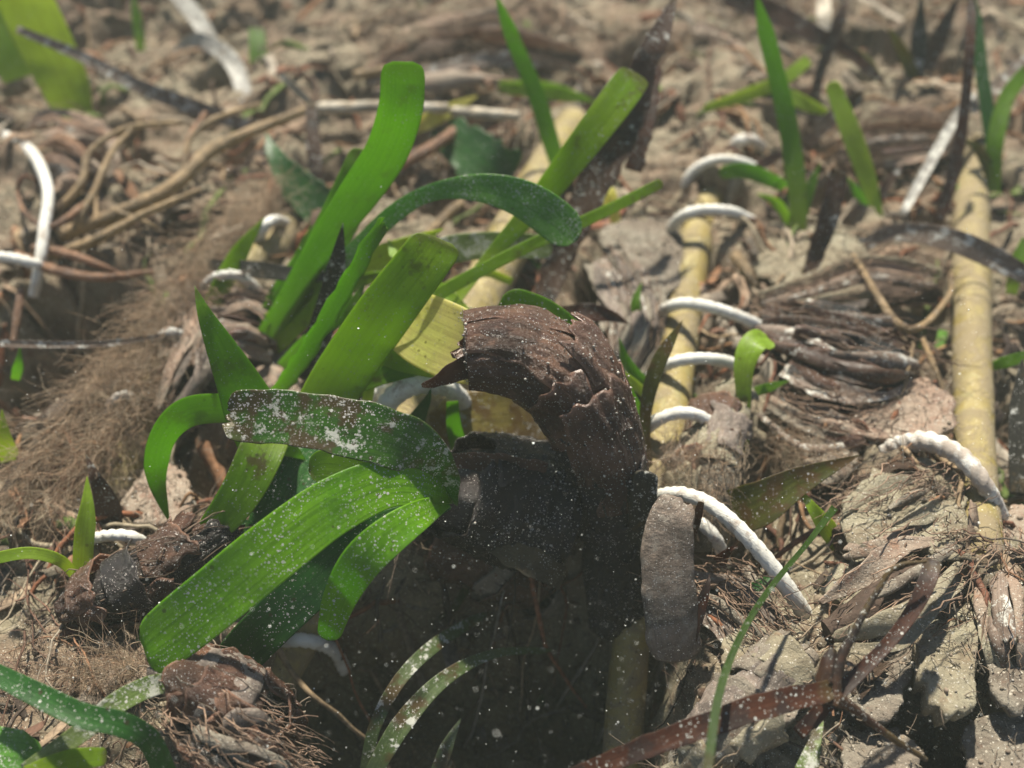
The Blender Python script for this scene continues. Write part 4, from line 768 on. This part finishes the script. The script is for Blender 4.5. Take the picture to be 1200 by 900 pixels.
# ------------------------------------------------------------------ roots, sticks, rhizomes, slabs, algae
o = thing('root_tuft', P(60, 290, .2)[0], 'tuft of tan branching roots at the left with a thick main root', 'roots')
for k, (pts, mat) in enumerate([
    ([(70, 275, .3, 22), (140, 250, .7, 24), (200, 220, 1.0, 24), (250, 175, 1.2, 22), (300, 152, 1.2, 18), (360, 128, 1.2, 12)], RT),
    ([(60, 300, .3, 16), (110, 282, .7, 16), (170, 250, 1.0, 12), (235, 222, 1.1, 8)], RT),
    ([(60, 255, .4, 14), (95, 215, .9, 14), (105, 178, 1.2, 10), (150, 150, 1.5, 10), (215, 143, 1.6, 8)], RT),
    ([(85, 270, .6, 10), (110, 225, 1.1, 11), (130, 180, 1.4, 10), (155, 150, 1.5, 7)], RT),
    ([(215, 205, 1.0, 9), (222, 165, 1.3, 9), (250, 140, 1.5, 10), (305, 122, 1.3, 8)], RT),
    ([(215, 190, .9, 10), (225, 155, 1.0, 10), (245, 128, 1.0, 7)], RO),
    ([(130, 245, .8, 8), (165, 258, .9, 9), (190, 270, .6, 5)], RT),
    ([(20, 300, .4, 18), (70, 318, .7, 16), (120, 325, .8, 14), (180, 318, .4, 8)], RO),
    ([(40, 290, .4, 14), (75, 296, .8, 16), (110, 308, .9, 12), (140, 320, .6, 6)], RO),
    ([(100, 240, .9, 12), (60, 265, 1.0, 10), (30, 250, .9, 8), (20, 225, .7, 6)], RO),
    ([(25, 340, .2, 12), (20, 370, .2, 12), (15, 410, -.2, 10)], RO),
    ([(45, 180, .9, 18), (70, 165, 1.1, 22), (95, 180, 1.1, 20), (105, 205, .8, 12)], RO)]):
    tube('root', [(a, b, c, d * .72) for a, b, c, d in pts], mat, o, n=36, sides=9, rough=.3, seed=k)
o = thing('root_tuft', P(1070, 520, .5)[0], 'fringe of thin tan roots hanging below the dark rhizome', 'roots')
for k, pts in enumerate([[(1060, 395, 1.0, 8), (1050, 430, 1.0, 8), (1032, 468, .8, 6)], [(1080, 395, 1.0, 7), (1095, 430, 1.0, 7), (1108, 465, .7, 5)], [(1040, 400, 1.1, 6), (1000, 430, 1.1, 6), (960, 450, .9, 4)],
                         [(1070, 400, 1., 6), (1060, 450, .9, 5), (1045, 480, .7, 4)], [(1000, 300, .8, 8), (1060, 385, 1.2, 9), (1110, 350, 1.0, 7), (1115, 320, .6, 6)]]):
    tube('root', pts, RT, o, n=24, sides=7, rough=.3, seed=k)
def stick(pts, mat, label, group='twigs and sticks'):
    q, L = cat(world_path(pts), 40); mb = MB(); tube_mb(mb, q[:, :3], q[:, 3] / 2, 12, rough=.15, seed=int(pts[0][0]) % 9)
    return tag(mb.build('stick', mat, None, q[0, :3]), label, 'stick', group)
stick([(372, 127, 1.2, 14), (440, 125, 1.3, 14), (525, 127, 1.3, 12)], WS, 'bleached cream stick behind the tallest leaf')
stick([(520, 130, 1.0, 13), (560, 133, 1.1, 14), (608, 136, 1.0, 11)], WS, 'tan tip of stick beyond the bleached cream stick')
stick([(465, 195, .8, 14), (510, 170, .9, 14), (550, 140, .8, 12)], RO, 'reddish stick slanting behind the cream stick')
stick([(490, 290, .7, 12), (525, 250, .9, 12), (540, 238, .8, 10)], RT, 'tan splinter above the cut leaf')
stick([(700, 250, 1.0, 12), (712, 225, 1.4, 16), (722, 260, .8, 12)], LP, 'small cream shoot base by the tall dead strap')
stick([(515, 95, .7, 9), (545, 78, .8, 10), (575, 100, .6, 8)], RO, 'curved red brown root scrap at top centre')
stick([(415, 88, .6, 10), (455, 82, .7, 10), (490, 86, .5, 8)], RT, 'short tan root left of the tallest leaf tip')
stick([(862, 300, .5, 14), (876, 318, .6, 12), (884, 335, .4, 10)], RT, 'stubby tan root between rope loops and dead leaf')

def rhizome(name, pts, core, sh, label, nsh=9, seed=0, fib=60, fibcol=(.2, .13, .08), group='pieces of dead rhizome', flat=.8, cover=(-110, 110), rough=.2):
    q, L = cat(world_path(pts), 50); c, r = q[:, :3], q[:, 3] / 2; T, N, B = frames(c)
    o = thing(name, c[0], label, 'rhizome', group); rg = np.random.default_rng(seed + 50)
    mb = MB(); tube_mb(mb, c, r * (1 - .25 * np.abs(np.linspace(-1, 1, 50)) ** 6), 26, rough=rough, seed=seed); mb.build('core', core, o)
    V = norm(CAM - c[25]); a0 = math.atan2(V @ B[25], V @ N[25])
    for k in range(nsh):
        t0 = .02 + .8 * k / nsh + rg.uniform(-.03, .03); t1 = min(1.02, t0 + rg.uniform(.2, .38)); m = rg.uniform(*cover); w = rg.uniform(30, 75)
        mb = MB(); shell_mb(mb, c, T, N, B, r, t0, t1, a0 + R(m - w), a0 + R(m + w), .02 + .035 * rg.random() + .012 * k * .5, seed=seed * 7 + k, jag=.16, flare=.04 + .14 * rg.random(), n=16, m=16, thick=.04, rough=.08)
        mb.build('scale', sh[k % len(sh)], o)
    if fib:
        mb = MB()
        for k in range(fib):
            i = rg.integers(2, 48); a = rg.uniform(0, 6.28); d = N[i] * math.cos(a) + B[i] * math.sin(a)
            t = np.linspace(0, 1, 8)[:, None]; Lf = rg.uniform(.3, 1.3)
            x = c[i] + d * r[i] * .95 + T[i] * t * Lf * rg.choice([1, 1, -.3]) + d * (.02 + .22 * rg.random() * np.sin(t * 3)) + np.cumsum(rg.normal(0, .025, (8, 3)), 0) - np.array([0, 0, .35]) * t ** 2 * rg.random() * Lf
            tube_mb(mb, x, rg.uniform(.008, .02) * (1 - .6 * t[:, 0]), 4, False, col=np.array(fibcol) * rg.uniform(.5, 1.4))
        tag(mb.build('fibres', m_fibre, o), kind='stuff')
    return o
def clump(label, mats, ends, seed, fib, nb=9, cat_='dead leaf clump', silt=None):
    """a ragged clump of rotted leaf bases: torn strips lying over one another"""
    rg = random.Random(seed); p0 = P(*ends[0][:3])[0]; o = thing('leaf_clump', p0, label, cat_, 'clumps of rotted leaf bases')
    a = np.array(ends, float)
    nb += 6
    for k in range(nb):
        u = (k + .5) / nb - .5; q = []
        for i, (x, y, h, w) in enumerate(a):
            d = norm((a[min(i + 1, len(a) - 1)] - a[max(i - 1, 0)])[:2]); off = u * w * 1.05 + rg.uniform(-.06, .06) * w
            q.append((x - d[1] * off + rg.uniform(-6, 6), y + d[0] * off + rg.uniform(-4, 4), h + (.25 - u * u) * w * .012 + rg.uniform(-.05, .22) , w * rg.uniform(.10, .30), rg.uniform(-.7, .7)))
        if rg.random() < .4: q = q[:-1] if len(q) > 3 else q
        if rg.random() < .3: q = q[1:] if len(q) > 3 else q
        leaf(o, q, mats[k % len(mats)], name='leaf_base', end=rg.choice(['cut', 'point']), ragged=rg.uniform(.2, .45), cup=rg.uniform(.2, 1.0), seed=seed * 11 + k, thick=.05, n=36)
    q, L = cat(world_path(ends), 40); c, r = q[:, :3], q[:, 3] / 2; T, N, B = frames(c); g = np.random.default_rng(seed); mb = MB()
    tube_mb(mb, c - [0, 0, .25], r * .55, 14, rough=.4, seed=seed, col=(.09, .06, .045))
    for k in range(fib):
        i = g.integers(2, 38); t = np.linspace(0, 1, 7)[:, None]; L_ = g.uniform(.2, 1.1)
        x = c[i] + N[i] * g.uniform(-1, 1) * r[i] + B[i] * g.uniform(-1, 1) * r[i] + T[i] * t * L_ * g.choice([1, 1, -1]) + np.cumsum(g.normal(0, .04, (7, 3)), 0) + [0, 0, .15]
        tube_mb(mb, x, g.uniform(.006, .018) * (1 - .6 * t[:, 0]), 4, False, col=np.array((.3, .2, .14)) * g.uniform(.5, 1.4))
    tag(mb.build('fibres', m_fibre, o), kind='stuff'); return o
clump('ragged dark red brown clump of rotted leaf bases right of the rope loops', [SH, DS, SHD, DB, SH, DB, SHD], [(888, 386, .5, 50), (930, 395, .7, 86), (985, 410, .8, 100), (1040, 425, .8, 90), (1072, 430, .6, 50)], 21, 140, 11)
clump('silted clump of leaf bases lying above the dark red clump', [m_silt, m_siltp, DS, m_silt, SHG], [(895, 360, .1, 30), (950, 350, .4, 56), (1020, 335, .5, 70), (1100, 335, .3, 40)], 22, 260, 0)
clump('reddish clump of root and leaf shreds beneath the corner leaf', [m_siltp, RO, DS, m_siltp], [(30, 200, .2, 60), (65, 180, .6, 90), (105, 190, .6, 80), (125, 220, .2, 40)], 23, 220, 8)
clump('mottled grey clump of leaf scraps behind the brown sheath', [m_siltd, DS, SHG], [(712, 300, .1, 40), (735, 340, .4, 60), (745, 385, .4, 60), (730, 440, .1, 40)], 24, 120, 7)
clump('pink brown clump of shreds between lime leaf and dusty cane', [m_siltp, RO, DS, SH], [(985, 180, .1, 40), (1030, 165, .5, 70), (1085, 160, .5, 60), (1120, 165, .2, 30)], 25, 420, -1)
clump('rusty heap of rootlets and shreds at top centre', [m_siltp, RO, DS], [(430, 90, .1, 60), (500, 65, .5, 90), (590, 50, .5, 90), (680, 70, .2, 60)], 26, 520, -2)
clump('banded pale shreds in the top right by the tall green leaf', [m_silt, m_siltp, SHG], [(820, 30, .1, 40), (860, 60, .4, 70), (880, 100, .4, 60), (870, 140, .1, 40)], 27, 260, -3)
clump('matted brown shreds under the dark red clump', [m_siltd, SH, DS, m_siltp], [(900, 470, .1, 40), (950, 490, .3, 70), (1000, 500, .4, 60), (1040, 480, .2, 40)], 28, 300, 1)
clump('layered silted leaf bases over the mound under the caked rope', [m_silt, m_siltp, m_silt, m_siltd], [(1120, 575, .5, 50), (1085, 590, .85, 90), (1040, 608, .95, 110), (990, 630, .85, 80)], 41, 160, 0)
clump('layered silted leaf bases behind the forked twig', [m_silt, m_silt, m_siltd, m_siltp], [(1130, 650, .9, 60), (1080, 680, 1.2, 110), (1030, 710, 1.2, 110), (975, 735, 1.0, 70)], 42, 140, -2)
clump('matted silted shreds left of the grey flake and big rope', [m_siltd, SHG, DS], [(800, 690, .0, 50), (850, 700, .2, 80), (890, 740, .3, 70), (930, 760, .2, 40)], 29, 300, 0)
rhizome('rhizome', [(80, 712, .3, 50), (140, 690, .6, 66), (200, 660, .8, 62), (245, 628, .8, 44), (262, 610, .6, 26)], SHD, [SH, SHP, SH, SHD], 'frayed brown rhizome under the bright leaf on the left', 9, 2, 200, (.2, .14, .1))
rhizome('rhizome', [(340, 850, .0, 50), (290, 828, .7, 70), (240, 800, .9, 66), (205, 788, .7, 40)], SHD, [SHP, SH, SHG], 'ridged grey brown rhizome below the widest leaf', 10, 3, 110, (.25, .2, .15))
clump('silty ridged clump at the bottom left of the hollow', [m_siltd, SHD, SH, m_siltd], [(215, 830, .3, 50), (250, 860, .7, 90), (300, 885, .7, 90), (350, 905, .1, 60)], 31, 260, 1)
rhizome('rhizome', [(830, 640, -.4, 60), (828, 580, .35, 74), (838, 520, .5, 66), (850, 470, .4, 50)], m_siltd, [m_silt, SHG, SHP], 'silted rhizome lashed by the lower rope loops', 7, 5, 260, (.26, .2, .14), rough=.25)
clump('pale silted clump of leaf bases left of the tall pointed leaf', [m_siltd, SHG, m_siltp], [(215, 340, .2, 40), (232, 385, .5, 66), (220, 430, .5, 60), (190, 480, .1, 50)], 32, 160, 7)
clump('pinkish clump of shreds held by the left rope loop', [m_siltp, SHG, SH, DS], [(235, 370, .2, 40), (265, 375, .5, 66), (300, 375, .5, 70), (330, 400, .1, 50)], 33, 160, 7)
rhizome('rhizome', [(800, 900, -.3, 60), (850, 860, .5, 66), (905, 800, .6, 66), (950, 770, .6, 44)], m_siltd, [m_silt, SHG, m_siltd], 'lumpy silted rhizome behind the red dead strap', 7, 11, 80, (.26, .2, .14))
rhizome('rhizome', [(640, 690, -2.2, 70), (600, 665, -1.2, 84), (545, 632, -.5, 84), (500, 615, -.4, 60)], SHD, [m_siltd, SHD, SH], 'shadowed rhizome underneath the blackened stub', 7, 15, 130, (.12, .09, .06))
clump('pinkish silted clump at the right edge below the cane', [m_siltp, m_silt, DS], [(1175, 640, .6, 60), (1190, 690, .9, 90), (1200, 750, .9, 90), (1200, 800, .5, 60)], 34, 120, 8)

def slab(pts, mat, label, thick=.2, rough=.07, group='silted sheath slabs', seed=0, dome=.0, name='sheath_slab'):
    """a flake with a flat silted top: outline rows are (px, py, height); it is thick and has its own torn edge"""
    ys = [a[1] for a in pts]; pts = [(a[0], a[1], a[2] - .42 + .46 * (a[1] - min(ys)) / (max(ys) - min(ys))) for a in pts]
    w = np.array([P(*a)[0] for a in pts]); w2 = np.vstack([w, w[:1]])
    q, L = cat(w2, 73); q = q[:-1]; M_ = 72; ctr = q.mean(0)
    f = np.linspace(0, 1, 15)[1:]; rr = f[:, None, None]
    e = vn(np.arange(M_) * .55 + seed, np.zeros(M_) + 1.5, seed) - .5 + .6 * (vn(np.arange(M_) * 1.7 + seed, np.zeros(M_) + 4.5, seed) - .5)
    e[-3:] *= np.array([.7, .4, .2]); q = ctr + (q - ctr) * (1 + .17 * e)[:, None]
    top = ctr + (q - ctr)[None] * rr
    X = top.reshape(-1, 3); hh = rough * (fbm(X[:, 0] * 1.6 + seed * 9, X[:, 1] * 1.6, 4, seed) + .6 * fbm(X[:, 0] * 6 + seed, X[:, 1] * 6, 3, seed + 5)) * 1.4
    dm = dome * (1 - np.repeat(f, M_) ** 2) - .03 * np.clip(np.repeat(f, M_) - .9, 0, 1) * 4
    top = (X + np.c_[np.zeros(len(X)), np.zeros(len(X)), hh + dm]).reshape(len(f), M_, 3)
    rows = [top]
    for s, z in ((1.0, .3), (.97, .62), (.93, 1.), (.5, 1.05)):
        b = ctr + (top[-1] - ctr) * s; b = b - np.array([0, 0, 1.]) * (thick * z) * (1 + .35 * e[:, None]); rows.append(b[None])
    A = np.concatenate(rows, 0); n = len(A)
    mb = MB(); V = np.vstack([A.reshape(-1, 3), (ctr + [0, 0, dome + hh[0]])[None]])
    mb.add(V, grid_faces(n, M_, True)[:, ::-1]); j = np.arange(M_)
    mb.f3.append(np.stack([np.full(M_, n * M_), j, (j + 1) % M_], 1))
    o = tag(mb.build(name, mat, None, ctr), label, 'sheath slab', group)
    rg = np.random.default_rng(seed + 900); mb = MB(); area = np.linalg.norm(np.cross(q - ctr, np.roll(q, 1, 0) - ctr), axis=1).sum() / 2
    pal = np.array([(.34, .28, .21), (.38, .33, .26), (.32, .25, .18), (.26, .2, .15), (.5, .46, .4)])
    for k in range(int(min(420, 60 * area))):
        a, b_ = rg.integers(0, len(f)), rg.integers(0, M_)
        a = min(len(f) - 1, int(len(f) * math.sqrt(rg.random()))); p = top[a, b_] + rg.normal(0, .05, 3) * [1, 1, 0]
        if k % 3 == 0:
            r = .008 + rg.gamma(1.6, .009); mb.add(IV[:12] * r * rg.uniform(.6, 1.4, 3) + p + [0, 0, r * .3], IF0, None, pal[rg.integers(5)] * rg.uniform(.7, 1.2))
        else:
            m = 5; d = rg.normal(0, 1, 3); d[2] = abs(d[2]) * .5; st = norm(norm(d) + np.cumsum(rg.normal(0, .4, (m, 3)), 0)) * rg.uniform(.08, .5) / m
            tube_mb(mb, p + np.cumsum(st, 0), rg.uniform(.006, .014) * np.linspace(1, .4, m), 3, False, col=pal[rg.integers(4)] * rg.uniform(.7, 1.2))
    tag(mb.build('fuzz', m_fibre, o), kind='stuff')
    return o
slab([(1078, 700, 1.1), (1110, 690, 1.2), (1148, 700, 1.2), (1146, 760, 1.2), (1140, 830, 1.1), (1105, 832, 1.1), (1082, 800, 1.2), (1074, 740, 1.2)], m_silt, 'upright grey silted plate with a blunt square front', .5, seed=1)
slab([(960, 690, .95), (985, 662, 1.05), (1030, 640, 1.1), (1080, 618, 1.15), (1125, 630, 1.15), (1130, 690, 1.1), (1085, 716, 1.05), (1045, 738, 1.0), (1008, 748, .95), (982, 735, .9), (1000, 714, .95)], m_silt, 'broad flat silted plate behind the forked twig', .22, seed=2)
slab([(983, 606, 1.2), (1000, 572, 1.35), (1040, 545, 1.4), (1090, 540, 1.4), (1128, 565, 1.35), (1132, 640, 1.3), (1105, 655, 1.3), (1060, 630, 1.3), (1012, 645, 1.2), (992, 628, 1.2)], m_silt, 'rounded silt mound under the caked rope', .22, seed=3, dome=.08)
slab([(985, 502, .8), (1025, 470, 1.0), (1075, 440, 1.1), (1112, 460, 1.1), (1118, 500, 1.0), (1070, 515, .95), (1020, 512, .8)], m_siltp, 'pinkish tongue shaped scale beneath the root fringe', .22, seed=4)
slab([(1150, 730, 1.2), (1200, 715, 1.3), (1240, 740, 1.3), (1240, 800, 1.2), (1200, 830, 1.1), (1165, 800, 1.1)], m_siltd, 'dark grey silted plate at the right edge', .22, seed=5)
slab([(965, 760, 1.0), (1010, 735, 1.1), (1060, 740, 1.1), (1070, 775, 1.0), (1055, 820, .9), (1030, 848, .8), (985, 815, .8)], m_siltd, 'grey slanting plate behind the curved dead leaf', .22, seed=6)
slab([(1130, 850, .7), (1180, 830, .9), (1220, 840, .9), (1220, 900, .8), (1170, 920, .6), (1135, 895, .5)], m_siltd, 'low silted plate at the bottom right', .22, seed=7)
slab([(845, 750, .7), (890, 720, .9), (935, 735, .9), (950, 765, .8), (900, 785, .7), (855, 785, .6)], m_silt, 'ribbed silted scale at the foot of the biggest rope loop', .22, seed=8)
slab([(870, 810, .9), (915, 785, 1.0), (945, 805, 1.0), (925, 845, .9), (880, 850, .8)], m_siltd, 'small silted lump above the red strap', .22, seed=9)
slab([(985, 860, .6), (1040, 850, .8), (1080, 880, .8), (1060, 920, .6), (1000, 920, .5)], m_siltd, 'dim silted plate at the bottom under the fork of the twig', .22, seed=10)
slab([(1165, 610, .9), (1200, 590, 1.0), (1230, 620, 1.0), (1220, 690, .9), (1178, 690, .8), (1168, 650, .9)], m_siltp, 'reddish silted plate beside the lower end of the dusty cane', .22, seed=11)
slab([(940, 520, .5), (975, 500, .7), (1005, 525, .8), (990, 560, .7), (950, 560, .5)], m_siltd, 'knobbly silt lump below the dark brown rhizome', .22, seed=12, dome=.08)
slab([(880, 280, .4), (930, 250, .6), (1000, 270, .7), (1020, 310, .6), (950, 330, .5), (890, 320, .3)], m_silt, 'flat silt patch behind the upright brown dead leaf', .22, seed=13)
slab([(140, 590, .3), (170, 552, .5), (212, 548, .5), (222, 600, .3), (165, 612, .2)], m_siltp, 'pale silt tongue left of the arching leaf', .22, seed=14, dome=.08)
slab([(60, 820, .3), (110, 790, .6), (160, 780, .7), (190, 800, .6), (140, 830, .4), (90, 845, .2)], m_siltp, 'pale silt patch at the tip of the widest leaf', .22, seed=15)
slab([(700, 270, .4), (760, 240, .6), (800, 280, .6), (790, 340, .5), (730, 330, .4)], m_siltd, 'grey silt patch left of the rope loops', .22, seed=16)
slab([(300, 430, .3), (335, 405, .6), (355, 430, .5), (345, 470, .3), (315, 475, .2)], m_siltp, 'small pinkish lump showing between the left leaves', .22, seed=17)
# grey flake beside the hole
blade('sheath_flake', [(792, 772, .2, 60), (786, 720, .9, 62), (782, 660, 1.6, 62), (786, 612, 2.1, 56), (800, 590, 2.2, 46)], SF, 'grey brown upright sheath flake between stalk and rope', 'sheath flake', 'silted sheath slabs', end='cut', start='cut', cup=.25, ragged=.10, thick=.2, n=60, m=16, wave=.03, seed=2)
blade('sheath_flake', [(660, 680, .2, 24), (640, 668, .6, 34), (612, 654, .8, 34), (582, 640, .8, 24), (560, 630, .6, 10)], SQ, 'tan torn flake in the hollow under the stub', 'sheath flake', 'silted sheath slabs', end='cut', ragged=.3, cup=.2)

def fuzz(name, spine, n, spread, L, label, pal, seed, r=(.003, .0065)):
    """a plume of fine algal threads along a spine"""
    rg = np.random.default_rng(seed); q, tot = cat(world_path(spine), 60); T, N, B = frames(q[:, :3]); mb = MB()
    for k in range(n):
        i = rg.integers(0, 58); w = q[i, 3] / 2; a = rg.uniform(0, 6.28); rad = w * math.sqrt(rg.random())
        c = q[i, :3] + N[i] * math.cos(a) * rad + B[i] * math.sin(a) * rad * .6
        d = norm(T[i] * rg.uniform(.5, 1.2) + rg.normal(0, spread, 3)); m = 9; l = L * rg.uniform(.4, 1.4)
        st = norm(d + np.cumsum(rg.normal(0, .2, (m, 3)), 0)) * l / m
        x = c + np.cumsum(st, 0); x[:, 2] = np.maximum(x[:, 2], -.6)
        tube_mb(mb, x, rg.uniform(*r) * np.linspace(1, .5, m), 3, False, col=np.array(pal[rg.integers(len(pal))]) * rg.uniform(.7, 1.3))
    return tag(mb.build(name, m_alga, None, q[0, :3]), label, 'algae')
BR = [(.72, .58, .43), (.76, .64, .5), (.64, .48, .35), (.56, .42, .3)]
fuzz('filamentous_algae', [(335, 212, .7, 40), (285, 262, 1.0, 70), (228, 318, .9, 60), (180, 380, .8, 50), (125, 445, .7, 44), (65, 515, .6, 40), (5, 600, .4, 40)], 2400, .32, 1.3, 'pale tan plume of fluffy algae sweeping down the left', BR, 3)
fuzz('filamentous_algae', [(250, 330, .5, 60), (200, 400, .6, 70), (150, 470, .5, 60), (95, 560, .4, 50)], 900, .35, 1.3, 'wispy algae over the silted cane at the left', BR, 14)
fuzz('filamentous_algae', [(110, 420, .5, 50), (160, 470, .6, 60), (110, 540, .5, 60), (60, 620, .3, 70)], 900, .5, 1.0, 'thin brown algae strands below the fluffy plume', BR, 4)
fuzz('filamentous_algae', [(775, 545, .8, 50), (810, 540, 1.0, 60), (840, 560, .8, 50), (800, 600, .7, 60)], 700, .9, .6, 'tuft of tan algae fuzz on the cane between the lower rope loops', BR, 5)
fuzz('filamentous_algae', [(900, 520, .3, 70), (950, 540, .5, 80), (990, 560, .5, 60)], 500, .9, .6, 'mossy brown algae below the dark brown rhizome', BR, 6)
fuzz('filamentous_algae', [(430, 90, .5, 120), (500, 60, .7, 140), (600, 50, .7, 140), (700, 70, .5, 120)], 900, .9, .9, 'rusty algae turf around the rooty heap at top centre', BR + [(.3, .15, .09)], 7)
fuzz('filamentous_algae', [(180, 800, .6, 60), (120, 780, .7, 70), (90, 800, .5, 50)], 400, .9, .7, 'pale algae wisps left of the widest leaf tip', BR, 8)
